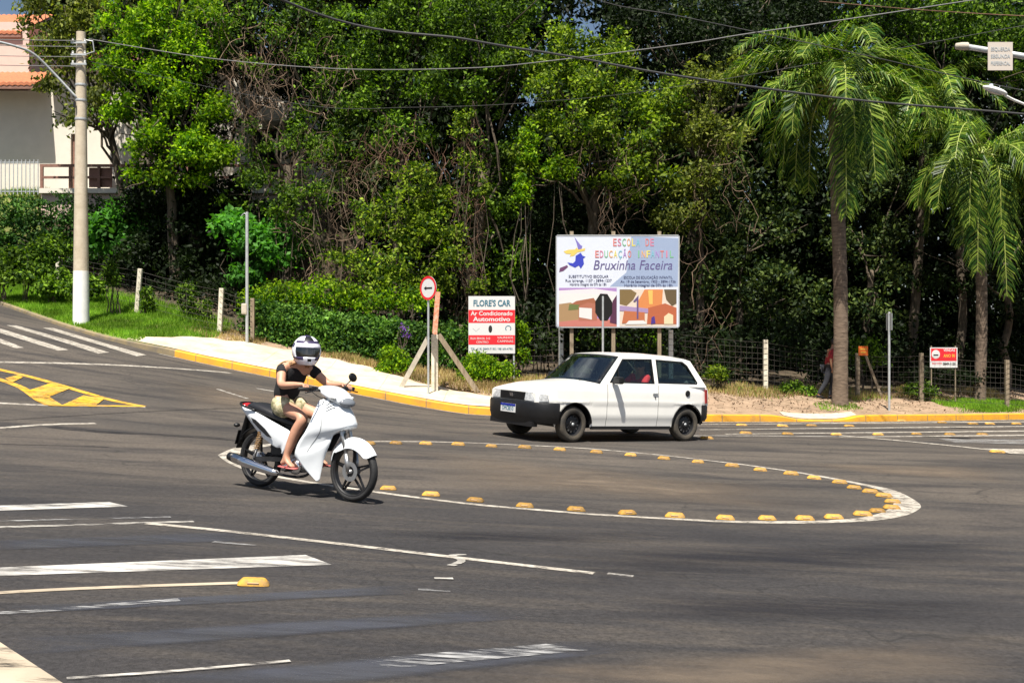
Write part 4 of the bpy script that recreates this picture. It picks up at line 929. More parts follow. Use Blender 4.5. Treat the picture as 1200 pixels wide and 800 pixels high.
# ================================================================== poles outside the right edge that carry what is seen
def mast():
    x, y = 13.2, 23.5; g = at(x, y); h = empty('street_light_pole', g, 'tall grey pole beyond the right edge with a lamp arm reaching in', 'street light')
    H = 9.6
    MB().lathe([(.17, -.3), (.10, H)], axis='z', n=20).build('shaft', 'pole_conc', h, smooth=True)
    a = P(1200, 122, y)-g; e = P(1178, 112, y-.2)-g
    arm = MB().tube(catmull([(0, 0, H*.62), (-.5, 0, H*.68), a, e], 4), .03, 8).build('lamp_arm', 'lime', h, smooth=True)
    c = P(1166, 106, y-.2)-g; q = Matrix.Rotation(math.radians(18), 3, 'Y')
    hd = MB().ellip(c, (.27, .12, .065), q).build('lamp_head', 'lime', arm, smooth=True)
    MB().lathe([(.04, 0), (.04, .06), (.001, .07)], c=(c.x-.08, c.y, c.z+.07), axis='z', n=12).build('light_sensor', 'board_white', hd)
    MB().ellip(c+Vector((-.02, 0, -.04)), (.18, .09, .04), q).build('lamp_lens', 'lens', hd, smooth=True)
    x, y = 11.9, 20.0; g2 = at(x, y); h2 = empty('mast_arm_pole', g2, 'steel mast beyond the right edge with a horizontal arm ending in a cap', 'mast')
    H2 = P(0, 66, y).z-g2.z+.1
    MB().lathe([(.11, -.3), (.09, H2+.2), (.001, H2+.22)], axis='z', n=20).build('shaft', 'galv', h2, smooth=True)
    t = P(1130, 54.5, y)-g2; r = P(1240, 73, y)-g2
    MB().tube([(0, 0, H2-.05), r, t], [.07, .06, .05], 12).build('arm', 'galv', h2, smooth=True)
    MB().lathe([(.001, -.16), (.055, -.15), (.07, -.05), (.07, .06)], c=tuple(t), axis='x', n=14).build('end_cap', 'concrete', h2, smooth=True)
    for px in (1160, 1182):
        q = P(px, 60, y)-g2; MB().lathe([(.066, -.02), (.072, 0), (.066, .02)], c=tuple(P(px, 54.5+(px-1130)*.168, y)-g2), axis='x', n=14).build('clamp', 'galv', h2)
    bl = P(1157, 83, y-.1); tr = P(1186, 50, y-.1); W = tr.x-bl.x; Hh = tr.z-bl.z
    s = empty('street_sign', ((bl.x+tr.x)/2, y-.12, bl.z), 'small white board with three lines of text fixed to the mast arm', 'sign')
    p = MB().box((0, 0, Hh/2), (W, .015, Hh)).build('panel', cm('cream', (.72, .66, .60)), s)
    for k, w in enumerate(('ESQUERDA', 'SEGUNDA', 'PREFERENCIAL')):
        text('lettering', w, .095, 'galv', p, (0, -.011, Hh*(.74-.25*k)), width=W*.78, bold=.002)
mast()

def cable(pts, r, label, m='cable', group=None):
    b = MB(); P_ = catmull(pts, 10); o = Vector(P_[0]); b.tube([p-o for p in P_], r*.82, 5, cap=False)
    ob = b.build('cable', m, None, smooth=True, fix=False); ob.location = o
    tag(ob, label, 'cable', group or 'overhead cables')
def cpx(lst): return [P(a, b, Y) for a, b, Y in lst]
topR = P(1296, -25, 23.5)
cable([Vector((-9, 12, 9.0))]+cpx([(330, 0, 19), (550, 47, 20.5), (665, 66, 21.3), (800, 90, 22), (1000, 117, 23), (1200, 134, 23.4), (1330, 150, 23.6)]), .028, 'thickest black cable sagging across the trees from top centre to right')
cable(cpx([(104, 46, PY), (250, 69, 31), (400, 81, 29.5), (550, 80, 28), (650, 71, 27), (800, 52, 25.5), (875, 40, 25), (1025, 18, 24.3), (1310, -26, 23.6)]), .016, 'grey cable from the concrete pole dipping right across the trees', 'cable_grey')
cable(cpx([(560, -60, 21), (700, 0, 22), (800, 20, 22.4), (1000, 62, 23), (1150, 96, 23.3), (1310, 128, 23.5)]), .012, 'thin black cable slanting down from top centre across the palms')
cable(cpx([(104, 72, PY), (350, 122, 29), (480, 126, 28), (640, 119, 27), (830, 96, 25.5), (1310, 10, 23.6)]), .007, 'very thin dark cable low in front of the central trees')
cable(cpx([(960, 2, 24), (1080, 12, 23.9), (1200, 19, 23.7), (1310, 22, 23.6)]), .013, 'reddish cable nearest the top right corner', 'vine_dark')
for i, (py, lab) in enumerate(((47, 'uppermost'), (54, 'second'), (66, 'third'), (77, 'lowest'))):
    cable(cpx([(-120, py-3, PY-1.5), (20, py, PY-.5), (96, py+1, PY-.16)]), .014, f'{lab} of the four short cables running left from the concrete pole', 'cable_grey')
cable(cpx([(104, 50, PY), (150, 105, 35), (250, 210, 38)]), .008, 'thin cable slanting from the pole down into the bright tree', 'cable_grey')

# ================================================================== foliage
def unit(n, rng): a = rng.normal(size=(n, 3)); return a/np.linalg.norm(a, axis=1, keepdims=True)
def leafquads(C, size, rng, up=.5, droop=.35, aspect=.5, var=.35, outward=None):
    """one rhombic leaf per centre"""
    n = len(C); a = unit(n, rng); a[:, 2] -= droop; a /= np.linalg.norm(a, axis=1, keepdims=True)
    nr = unit(n, rng); nr[:, 2] += up
    if outward is not None: nr += outward
    b = np.cross(nr, a); b /= np.linalg.norm(b, axis=1, keepdims=True)+1e-9
    L = (size*(1+var*rng.uniform(-1, 1, n)))[:, None]
    return np.stack([C, C+a*L*.45+b*L*aspect*.5, C+a*L, C+a*L*.45-b*L*aspect*.5], axis=1)
def clump_leaves(clumps, nsub, per, size, rng, sub=.32, shell=(.62, 1.0), flat=.6, up=.5, droop=.35, aspect=.5, under=.5, hole=-9):
    """clumps: (x, y, z, rx, ry, rz, weight). Twig-ends are spread on each clump and each carries a spray of leaves."""
    out = []
    W = np.array([c[3]*c[4]*c[5] for c in clumps])**.667; W = W/W.sum()
    for c, w in zip(clumps, W):
        k = max(4, int(nsub*w)); d = unit(k, rng); d[:, 2] = np.where(d[:, 2] < -.2, d[:, 2]*under, d[:, 2])
        r = rng.uniform(shell[0]**3, shell[1]**3, k)**(1/3)
        r *= 1+.16*np.sin(d[:, 0]*5+c[0])*np.cos(d[:, 2]*6+c[2])
        S = np.array(c[:3])+d*np.array(c[3:6])*r[:, None]
        nz = np.sin(S[:, 0]*2.3+S[:, 2]*1.1)*np.sin(S[:, 2]*2.7-S[:, 0]*.8)+.8*np.sin(S[:, 0]*4.1-S[:, 2]*3.3+S[:, 1]*2)+.5*rng.normal(size=k)
        if hole > -9: S = S[nz > hole]; d = d[nz > hole]; k = len(S)
        if not k: continue
        sz = sub*rng.uniform(.45, 1.35, k)
        m = rng.poisson(per, k)+3
        idx = np.repeat(np.arange(k), m)
        g = rng.normal(size=(len(idx), 3))*np.array([1, 1, flat])*.5
        C = S[idx]+g*sz[idx][:, None]
        C[:, 2] -= .25*(g[:, 0]**2+g[:, 1]**2)*sz[idx]
        out.append(leafquads(C, size, rng, up, droop, aspect, outward=d[idx]*.5))
    return np.concatenate(out)
def pc(lst, Y0=None):
    """(px, py, Y, rx_px, rz_px, ry_m) -> world ellipsoids"""
    r = []
    for px, py, Y, rx, rz, ry in lst:
        p = P(px, py, Y); r.append((p.x, p.y, p.z, rx/FPX*Y, ry, rz/FPX*Y))
    return r
def limb(b, a, c, r0, r1, rng, wob=.12, n=6):
    a = Vector(a); c = Vector(c); L = (c-a).length; pts = []; rs = []
    for i in range(n+1):
        t = i/n; p = a.lerp(c, t); q = wob*L*math.sin(PI*t)*.5
        pts.append(p+Vector((rng.normal()*q*.5, rng.normal()*q*.5, rng.normal()*q*.2))); rs.append(r0+(r1-r0)*t)
    b.tube(pts, rs, 8)
def tree(label, clumps, trunk, m, nsub, per, size, seed, group=None, name='tree', cat='tree', sub=.32, tr=.16, bark='bark', limbs=1, hole=.0, **kw):
    """trunk: (x, y) foot of the trunk"""
    rng = np.random.default_rng(seed)
    g = at(*trunk); h = empty(name, g, label, cat, group); o = np.array(g)
    Q = clump_leaves(clumps, int(nsub*(1.9 if limbs else 1.3)), per, size, rng, sub, hole=hole if limbs else -9, **kw)
    quads('crown', Q-o, m, h)
    b = MB(); zc = np.mean([c[2] for c in clumps]); cx = np.mean([c[0] for c in clumps]); cy = np.mean([c[1] for c in clumps])
    top = Vector(((cx+g.x)/2-g.x, (cy+g.y)/2-g.y, max(.5, (zc-g.z)*.75)))
    limb(b, (0, 0, -.3), top, tr*1.25, tr*.7, rng, .06, 8)
    if limbs:
        for c in clumps:
            e = Vector(c[:3])-g; s = top.lerp(Vector((0, 0, 0)), rng.uniform(0, .35)); limb(b, s, e, tr*.34, tr*.08, rng, .2, 6)
            for _ in range(2):
                e2 = e+Vector(rng.normal(size=3))*Vector(c[3:6]).length*.35; limb(b, s.lerp(e, .6), e2, tr*.2, tr*.06, rng, .2, 4)
    b.build('trunk', bark, h, smooth=True, fix=False)
    return h
def vine_tangle(label, boxes, n, seed, m='vine', r=.012, group='dry vine curtains', hang=1.0, L=2.2, name='dry_vines'):
    """boxes: (px, py, Y, rx_px, rz_px, ry_m): hanging bare stems wander through these volumes"""
    rng = np.random.default_rng(seed); C = pc(boxes); b = MB(); o = Vector(C[0][:3]); o.z = float(terrain(o.x, o.y))
    for i in range(int(n*.72)):
        c = C[rng.integers(len(C))]; d = unit(1, rng)[0]*rng.uniform(.2, 1)**.5
        p = Vector((c[0]+d[0]*c[3], c[1]+d[1]*c[4], c[2]+abs(d[2])*c[5]*(1 if hang > 0 else d[2])))
        v = Vector((rng.normal()*.5, rng.normal()*.3, -hang+rng.normal()*.6)); pts = [p-o]
        k = int(L*rng.uniform(.5, 1.2)/.16)+3
        for j in range(k):
            v = (v*.9+Vector((rng.normal()*.38, rng.normal()*.3, rng.normal()*.34-.18*hang))); v = v.normalized()
            p = p+v*.16
            for a_ in (0, 2):
                lim = c[3+a_]*1.15
                if abs(p[a_]-c[a_]) > lim: v[a_] = -v[a_]*1.2
            pts.append(p-o)
        q = rng.uniform(.45, 1.15); b.tube(pts, [r*q*(1-.5*j/len(pts)) for j in range(len(pts))], 3, cap=False)
    ob = b.build(name, m, None, fix=False); ob.location = o
    return tag(ob, label, 'vines', group)
def bush(label, clumps, m, nsub, per, size, seed, group=None, name='bush', **kw):
    rng = np.random.default_rng(seed); c0 = clumps[0]; o = Vector((c0[0], c0[1], float(terrain(c0[0], c0[1]))))
    Q = clump_leaves(clumps, nsub, per, size, rng, **kw)
    if name == 'undergrowth': ob = quads(name, Q-np.array(o), m); ob.location = o; return tag(ob, kind='stuff')
    if name == 'hedge': ob = quads(name, Q-np.array(o), m); ob.location = o; return tag(ob, label, 'hedge', group)
    h = empty(name, o, label, 'bush' if name == 'bush' else name.replace('_', ' '), group)
    quads('foliage', Q-np.array(o), m, h)
    b = MB()
    for c in clumps:
        for _ in range(3):
            e = Vector(c[:3])+Vector(rng.normal(size=3))*.3*min(c[3:6]); f_ = Vector((c[0]+rng.normal()*.1, c[1], float(terrain(c[0], c[1]))))
            limb(b, f_-o, e-o, .02, .008, rng, .2, 4)
    b.build('stems', 'bark', h, fix=False)
    return h

# --- the left: olive drooping tree, big bright tree
tree('olive green tree with drooping foliage in front of the white house', pc([(75, 8, 39.5, 48, 40, 1.3), (118, 40, 39.5, 40, 45, 1.3), (62, 45, 39.5, 26, 34, 1.0), (78, 95, 39.5, 30, 38, 1.0), (42, 20, 39.5, 22, 26, .9), (50, 62, 39.5, 20, 22, .8), (88, 60, 39.6, 40, 40, .9), (100, 130, 39.5, 30, 32, 1.0), (128, 100, 39.5, 40, 45, 1.2), (62, 130, 39.5, 10, 22, .5), (150, -10, 40, 60, 50, 1.5)]),
     (-13.6, 40.2), 'leaf_olive', 330, 26, .17, 11, sub=.42, droop=.9, tr=.16)
tree('bright green leafy tree right of the concrete pole with clumps catching the sun', pc([(150, 75, 36.5, 38, 34, .9), (185, 110, 36.2, 42, 34, 1.0), (178, 45, 36.4, 36, 26, .9), (215, 75, 36.4, 40, 34, 1.0), (232, 125, 36.2, 36, 28, .9), (205, 158, 36.0, 40, 28, .9), (235, 180, 36.0, 36, 22, .8), (180, 15, 36.6, 46, 24, 1.0), (232, 25, 36.6, 34, 36, 1.0), (140, 125, 36.4, 18, 20, .6), (262, 185, 36.2, 30, 22, .7), (215, 205, 36.3, 36, 20, .7), (165, 160, 36.5, 30, 30, .8), (180, 200, 36.4, 32, 26, .8), (150, 30, 36.6, 34, 30, .9)]),
     (-11.2, 36.9), 'leaf_bright', 900, 26, .14, 12, sub=.34, tr=.17, hole=.15)
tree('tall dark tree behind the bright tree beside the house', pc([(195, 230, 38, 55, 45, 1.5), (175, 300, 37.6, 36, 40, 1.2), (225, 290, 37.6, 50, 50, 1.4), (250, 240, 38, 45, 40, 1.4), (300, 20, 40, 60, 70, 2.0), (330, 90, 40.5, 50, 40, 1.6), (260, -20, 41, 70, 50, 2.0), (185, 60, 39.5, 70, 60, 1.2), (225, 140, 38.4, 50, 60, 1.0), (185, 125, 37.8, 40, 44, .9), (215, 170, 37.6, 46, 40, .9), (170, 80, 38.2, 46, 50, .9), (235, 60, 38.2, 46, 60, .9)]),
     (-11.0, 38.6), 'leaf_deep_shade', 900, 30, .17, 13, sub=.45, tr=.22, hole=-1.2)
# --- centre left: vine-laden trees
tree('vine-hung tree with thin dark leaves in front of the gap showing the house', pc([(300, 55, 37.5, 46, 60, 1.3), (350, 40, 37.8, 50, 60, 1.4), (395, 60, 37.6, 45, 60, 1.4), (250, 40, 38, 36, 60, 1.2), (385, 130, 37.4, 46, 50, 1.2), (300, 230, 36.6, 45, 40, 1.2), (345, 290, 36.2, 50, 50, 1.2), (290, 200, 37, 30, 30, 1.0), (398, 200, 37.2, 46, 60, 1.2)]),
     (-7.6, 37.6), 'leaf_mid', 520, 20, .14, 14, sub=.42, tr=.15)
tree('thin tree with mid green leaf clumps left of the central vine column', pc([(445, 45, 36.5, 55, 45, 1.4), (500, 90, 36.2, 50, 45, 1.3), (435, 110, 36.4, 40, 50, 1.2), (490, 20, 36.5, 60, 40, 1.5), (530, 60, 36.8, 40, 50, 1.3), (470, 160, 36, 42, 30, 1.0)]),
     (-3.9, 36.6), 'leaf_mid', 560, 26, .14, 15, sub=.38, tr=.15)
tree('tree smothered in yellow green climbers left of the brown vine column', pc([(478, 220, 34.6, 44, 36, 1.0), (455, 262, 34.2, 44, 34, 1.0), (500, 265, 34.3, 38, 38, 1.0), (470, 312, 33.8, 50, 36, 1.0), (515, 320, 34, 32, 44, .9), (440, 335, 33.4, 44, 28, .8), (400, 318, 33.6, 36, 26, .8)]),
     (-3.4, 34.6), 'leaf_lime', 480, 24, .135, 16, sub=.32, tr=.13)
tree('tree with a trunk wrapped in brown vines at the centre', pc([(555, 25, 36, 60, 45, 1.6), (600, 70, 36, 44, 44, 1.5), (560, 100, 36.2, 45, 40, 1.3), (598, 10, 36.5, 40, 36, 1.5), (590, 170, 36.3, 40, 40, 1.2), (575, 230, 36.6, 42, 60, 1.2), (590, 310, 36.2, 40, 50, 1.2)]),
     (-1.35, 35.6), 'leaf_mid', 600, 24, .14, 17, sub=.38, tr=.2)
tree('pale yellow green tree arching over the billboard', pc([(645, 60, 35.4, 50, 36, 1.3), (700, 70, 35.2, 50, 34, 1.3), (665, 105, 34.8, 50, 34, 1.3), (725, 120, 34.8, 52, 36, 1.3), (690, 150, 34.4, 46, 32, 1.2), (750, 160, 34.6, 42, 34, 1.2), (640, 165, 34.6, 26, 36, .8), (720, 200, 34.3, 50, 30, 1.1), (618, 195, 34.2, 13, 40, .4), (760, 215, 34.6, 44, 36, 1.1), (775, 120, 35, 36, 36, 1.1)]),
     (2.6, 35.9), 'leaf_lime', 760, 28, .14, 18, sub=.34, tr=.17)
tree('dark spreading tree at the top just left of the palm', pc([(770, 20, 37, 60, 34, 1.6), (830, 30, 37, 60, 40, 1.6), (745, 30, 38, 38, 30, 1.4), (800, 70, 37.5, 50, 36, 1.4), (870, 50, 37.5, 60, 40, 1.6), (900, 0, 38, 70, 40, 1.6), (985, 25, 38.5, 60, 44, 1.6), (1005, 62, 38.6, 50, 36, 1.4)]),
     (5.6, 38), 'leaf_deep_shade', 560, 28, .15, 19, sub=.4, tr=.18)
tree('olive tree with dense small leaves just left of the front palm crown', pc([(820, 110, 35, 36, 30, 1.0), (845, 85, 35, 40, 24, 1.0), (805, 150, 34.8, 34, 32, 1.0), (840, 160, 34.8, 34, 32, .9), (820, 205, 34.6, 30, 28, .8), (800, 250, 34.8, 40, 40, .9)]),
     (6.0, 35.8), 'leaf_olive', 440, 24, .13, 20, sub=.3, tr=.13)
# --- right: dark trees behind the palms
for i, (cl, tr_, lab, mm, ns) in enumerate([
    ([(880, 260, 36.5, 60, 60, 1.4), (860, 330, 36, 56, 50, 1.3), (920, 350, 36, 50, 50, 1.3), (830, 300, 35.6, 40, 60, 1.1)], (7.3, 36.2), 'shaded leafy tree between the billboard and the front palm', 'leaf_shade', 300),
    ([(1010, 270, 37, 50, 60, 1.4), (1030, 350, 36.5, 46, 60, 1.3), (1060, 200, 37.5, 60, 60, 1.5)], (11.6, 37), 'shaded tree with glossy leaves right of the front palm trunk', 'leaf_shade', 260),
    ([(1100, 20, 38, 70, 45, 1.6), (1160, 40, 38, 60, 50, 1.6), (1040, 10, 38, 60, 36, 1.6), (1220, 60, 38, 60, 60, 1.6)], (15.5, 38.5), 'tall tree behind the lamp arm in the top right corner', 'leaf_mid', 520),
    ([(1110, 300, 38, 60, 80, 1.5), (1190, 330, 38, 60, 90, 1.5), (1150, 200, 39, 80, 60, 1.6), (1260, 200, 38, 70, 120, 1.6)], (17.2, 38.6), 'dark tree behind the rear palm at the right edge', 'leaf_deep_shade', 520),
    ([(720, 260, 37, 60, 50, 1.5), (660, 250, 37.5, 50, 60, 1.5), (770, 300, 36.8, 50, 60, 1.4), (640, 330, 37, 40, 60, 1.4)], (3.2, 37.6), 'dark tree in the shade behind the billboard', 'leaf_deep_shade', 420)]):
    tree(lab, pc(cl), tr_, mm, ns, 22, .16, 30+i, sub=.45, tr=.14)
# --- back rows: a tall wood behind, every tree its own
bk = 0
for row, (Y, step, H) in enumerate(((43, 3.4, 15.0), (48.5, 4.0, 20))):
    X = -6.5 if row == 0 else -30
    if row == 1: Y = 56
    while X < (27 if row == 0 else 34):
        rng = np.random.default_rng(100+bk)
        x = X+rng.uniform(-.6, .6); y = Y+rng.uniform(-1, 1); gz = float(terrain(x, y)); Hh = (H+rng.uniform(-1, 1.5)) if row == 0 else max(8, 22-gz+rng.uniform(-1, 1))
        px_ = 600+FPX*x/y
        if row == 1 and px_ < 60: Hh = max(4.0, 11-gz)
        if 620 < px_ < 720: Hh = (EYE+(405-14)/FPX*y-gz)-1.9
        cl = []
        for k in range(9):
            u = k/8; cl.append((x+rng.uniform(-1.3, 1.3), y+rng.uniform(-1, 1), gz+1.0+(Hh-2.0)*u, rng.uniform(1.9, 2.6)*(1-.25*u), rng.uniform(1.3, 1.8), Hh*.12))
        tree(['dark dense tree standing in the wood behind the front trees', 'dark dense tree in the farthest row of the wood'][row], cl, (x, y), 'leaf_deep_shade' if bk % 4 else 'leaf_shade', 760 if row == 0 else 640, 18, [.27, .38][row], 200+bk, group=['trees of the wood behind', 'trees of the farthest row'][row], sub=.7, tr=.2, limbs=0, shell=(.3, 1.0))
        X += step; bk += 1
# --- dry vines
vine_tangle('curtain of thin dry vines hanging over the bright tree at top', [(262, 30, 37.0, 26, 60, .6), (285, 100, 36.9, 24, 50, .6), (315, 60, 37, 24, 60, .5)], 90, 40, L=3.2, r=.011)
vine_tangle('reddish brown heap of tangled dry vines right of the house gap', [(362, 180, 35.6, 22, 40, .6), (385, 235, 35.2, 36, 44, .7), (415, 215, 35.2, 26, 36, .6)], 130, 41, hang=.6, L=2.0, r=.009)
vine_tangle('loose dry vines above the vine-covered hedge', [(345, 270, 34.9, 22, 50, .5), (420, 270, 34.6, 40, 30, .5), (390, 320, 34.0, 40, 30, .5)], 70, 42, L=1.6, hang=.6)
vine_tangle('tall brown column of dry vines wrapped round the central trunk', [(548, 165, 34.9, 15, 45, .4), (550, 240, 34.8, 16, 50, .45), (547, 320, 34.6, 17, 55, .45), (545, 380, 34.4, 17, 30, .4)], 190, 43, 'vine_dark', L=1.9)
vine_tangle('thin dry vines hanging in the shade left of the billboard', [(690, 175, 34.0, 30, 30, .5), (730, 230, 33.9, 24, 40, .5), (745, 180, 34, 26, 40, .5)], 60, 44, L=2.0, r=.010)
vine_tangle('sparse pale vines dangling between the palm and the billboard', [(815, 300, 33.8, 20, 70, .5), (850, 200, 34.2, 30, 60, .5), (840, 380, 33, 24, 40, .5)], 46, 45, L=3.4, r=.010)
vine_tangle('bare pale stems crossing the dark gap above the vine heap', [(345, 120, 36.4, 40, 50, .5), (390, 90, 36.4, 30, 60, .5), (300, 130, 36.6, 30, 40, .5)], 60, 46, L=2.4, r=.015, hang=.5)
vine_tangle('brown withered vines in the shade at mid height', [(455, 170, 35, 50, 30, .5), (500, 190, 35, 30, 40, .5)], 70, 47, 'vine_dark', L=2.0)

bush('leafy creeper spilling over the upper part of the dry vine heap', pc([(350, 165, 35.0, 22, 22, .4), (400, 180, 34.8, 24, 22, .4), (372, 232, 34.6, 18, 22, .4), (425, 255, 34.4, 18, 24, .4), (335, 240, 34.8, 18, 30, .4), (300, 165, 36.2, 18, 26, .4)]), 'leaf_mid', 330, 20, .12, 90, sub=.26, name='climbing_plant', hole=-.2)
bush('leafy creeper on the upper half of the brown vine column', pc([(545, 150, 34.4, 16, 22, .35), (562, 215, 34.3, 12, 26, .3), (532, 270, 34.2, 10, 24, .3), (560, 330, 34.0, 11, 26, .3), (548, 195, 34.3, 10, 20, .3)]), 'leaf_lime', 200, 18, .12, 91, sub=.22, name='climbing_plant', hole=-.2)
bush('pale creeper hanging from the arching tree left of the billboard', pc([(620, 180, 33.9, 9, 40, .3), (612, 225, 33.8, 7, 28, .25), (655, 200, 33.9, 18, 20, .35)]), 'leaf_bright', 170, 18, .12, 92, sub=.2, name='climbing_plant')
# --- hedges, bushes
hx0, hx1 = P(-120, 0, 41).x, P(170, 0, 41).x
hz1 = P(0, 226, 40.4).z
cl = [(x, 40.6+.0*x, hz1-1.3+dz, .9, .5, .75) for x in np.arange(hx0, hx1+.1, .75) for dz in (-.9, -.1, .55)]
bush('dense clipped dark green hedge below the white house', cl, 'leaf_hedge', 1500, 16, .14, 50, name='hedge', sub=.22, shell=(.8, 1), up=.2, droop=.5)
cl = [(x, 40.9, hz1-1.1+dz, 1.0, .5, .85) for x in np.arange(hx1+.6, P(350, 0, 41).x, .9) for dz in (-1.0, .2)]
bush('shaded hedge below the balcony behind the bright tree', cl, 'leaf_hedge', 600, 16, .16, 51, name='hedge', sub=.3, shell=(.8, 1))
def hline(pts, n, Yoff, hb, ht, ry=.35):
    out = []
    for i in range(len(pts)-1):
        (xa, ya, ta, Ya), (xb, yb, tb, Yb) = pts[i], pts[i+1]
        for k in range(n):
            t = (k+.5)/n; px = xa+(xb-xa)*t; top = ta+(tb-ta)*t; bot = ya+(yb-ya)*t; Y = Ya+(Yb-Ya)*t
            p = P(px, (top+bot)/2, Y); hh = (bot-top)/FPX*Y/2
            out.append((p.x, p.y, p.z+hh*.45, .55, ry, hh*.6)); out.append((p.x, p.y-.05, p.z-hh*.4, .55, ry, hh*.6))
    return out
cl = hline([(298, 402, 352, 32.4), (345, 412, 360, 32.2), (400, 424, 366, 31.6), (455, 432, 374, 31.2), (545, 440, 378, 31.2)], 4, 0, 0, 0)
bush('long low vine-covered hedge on the fence behind the sidewalk', cl, 'leaf_ivy', 1100, 20, .115, 52, name='hedge', sub=.24, shell=(.8, 1.05), up=.4)
bush('light green shoots rising above the left half of the hedge', pc([(330, 345, 33, 34, 18, .6), (380, 345, 33, 34, 20, .6), (430, 350, 32.8, 34, 20, .6), (300, 352, 33, 18, 14, .5), (480, 352, 32.8, 34, 20, .6)]), 'leaf_bright', 260, 18, .12, 53, sub=.26)
bush('small bright green bush at the sidewalk edge left of the braced post', pc([(462, 420, 29.6, 17, 15, .35), (455, 430, 29.5, 14, 9, .3), (472, 428, 29.5, 10, 9, .3)]), 'leaf_bright', 130, 20, .085, 54, sub=.16)
bush("bright green bush in front of the FLORE'S CAR panel", pc([(566, 432, 29.0, 20, 15, .35), (552, 437, 28.8, 12, 12, .3), (588, 436, 29.0, 16, 11, .35), (560, 422, 29.1, 14, 9, .3)]), 'leaf_bright', 220, 20, .085, 55, sub=.17)
bush('climber with round leaves at the right edge of the white and red panel', pc([(610, 395, 30.2, 8, 16, .2), (612, 416, 30.2, 7, 14, .2), (606, 380, 30.2, 7, 10, .2)]), 'leaf_bright', 70, 16, .10, 56, sub=.14)
bush('broad-leaved emerald bush behind the concrete pole', pc([(135, 262, 38.6, 22, 20, .7), (160, 285, 38.4, 18, 20, .7), (118, 280, 38.6, 14, 16, .6), (150, 245, 38.6, 16, 12, .6), (175, 300, 38.2, 14, 14, .5)]), 'leaf_emerald', 260, 16, .22, 57, sub=.36, aspect=.62, up=.9)
bush('broad-leaved emerald bush in the sun left of the slim metal pole', pc([(300, 285, 35.2, 28, 20, .7), (275, 262, 35.4, 22, 16, .7), (322, 300, 35.0, 18, 18, .6), (290, 320, 34.8, 16, 14, .5), (325, 275, 35.2, 14, 12, .5)]), 'leaf_emerald', 320, 16, .18, 58, sub=.32, aspect=.62, up=.9)
bush('tangled green shrub at the far left fence end', pc([(30, 306, 36, 36, 18, .6), (60, 328, 35.5, 24, 14, .6), (5, 306, 36, 18, 16, .5), (60, 290, 36.5, 24, 16, .6), (30, 322, 35.6, 34, 12, .5), (100, 334, 35.0, 24, 12, .5), (5, 316, 36, 20, 10, .4), (62, 336, 35.2, 20, 8, .4)]), 'leaf_mid', 360, 18, .15, 59, sub=.3)
for i, (a, b_, s) in enumerate([(218, 345, 1.0), (222, 372, 1.0), (130, 318, .5), (172, 350, .5), (240, 366, .6)]):
    bush(['creeper climbing the wire between two leaning posts', 'leafy clump at the fence foot between two leaning posts', 'thin creeper hanging on the wire right of the utility pole', 'thin creeper strand on the wire by the second leaning post', 'creeper hanging left of the third leaning post'][i], pc([(a, b_, 33.3-i*.05, 10*s+2, 16, .2), (a+3, b_+10, 33.2, 9*s+2, 10, .2)]), 'leaf_mid', 50, 16, .09, 60+i, sub=.14)
bush('dark undergrowth in the shade behind the left fence', [(x, float(yk(x))+6.8+.5*math.sin(x*3), float(verge(x, float(yk(x))+6.8))+.5, .9, .7, .8) for x in np.arange(-14, -3, 1.0)], 'leaf_deep_shade', 420, 16, .16, 66, sub=.35, name='undergrowth')
for i, (a, b_, Y, rx, rz, mm, lab) in enumerate([(700, 398, 33, 26, 16, 'leaf_mid', 'low shrub behind the fence under the billboard'), (752, 402, 33, 20, 14, 'leaf_bright', 'small sunlit shrub under the right half of the billboard'), (840, 436, 31.2, 10, 8, 'leaf_lime', 'small yellow green tuft by the fence behind the car'), (930, 456, 31.2, 26, 7, 'leaf_mid', 'low weeds at the fence left of the front palm'), (1012, 415, 33.6, 22, 26, 'leaf_mid', 'leafy shrub in the shade right of the palm trunk'), (630, 400, 32.6, 14, 24, 'leaf_mid', 'climbing shrub on the fence left of the billboard'), (1075, 455, 32.8, 20, 7, 'leaf_mid', 'low weeds at the foot of the fence left of the red sign'), (1100, 440, 33.6, 50, 12, 'leaf_deep_shade', 'dark weeds under the red and white sign')]):
    bush(lab, pc([(a, b_, Y, rx, rz, .4), (a+rx*.5, b_+3, Y, rx*.6, rz*.7, .3)]), mm, int(30+rx*2.2), 15, .10, 70+i, sub=.18)
bush('tall shaded undergrowth behind the right fence', [(x, float(yk(x))+6.5+.6*math.sin(x*3), float(verge(x, float(yk(x))+6.5))+1.0+.35*math.sin(x*1.7), .9, .7, 1.1) for x in np.arange(-1, 19, 1.0)], 'leaf_deep_shade', 900, 16, .17, 80, sub=.4, name='undergrowth')
q = bush('few small purple flowers on the hedge left of the arrow sign', pc([(470, 384, 30.7, 7, 5, .15), (476, 392, 30.7, 4, 3, .1)]), 'leaf_purple', 8, 10, .05, 81, sub=.12, name='flower_cluster')

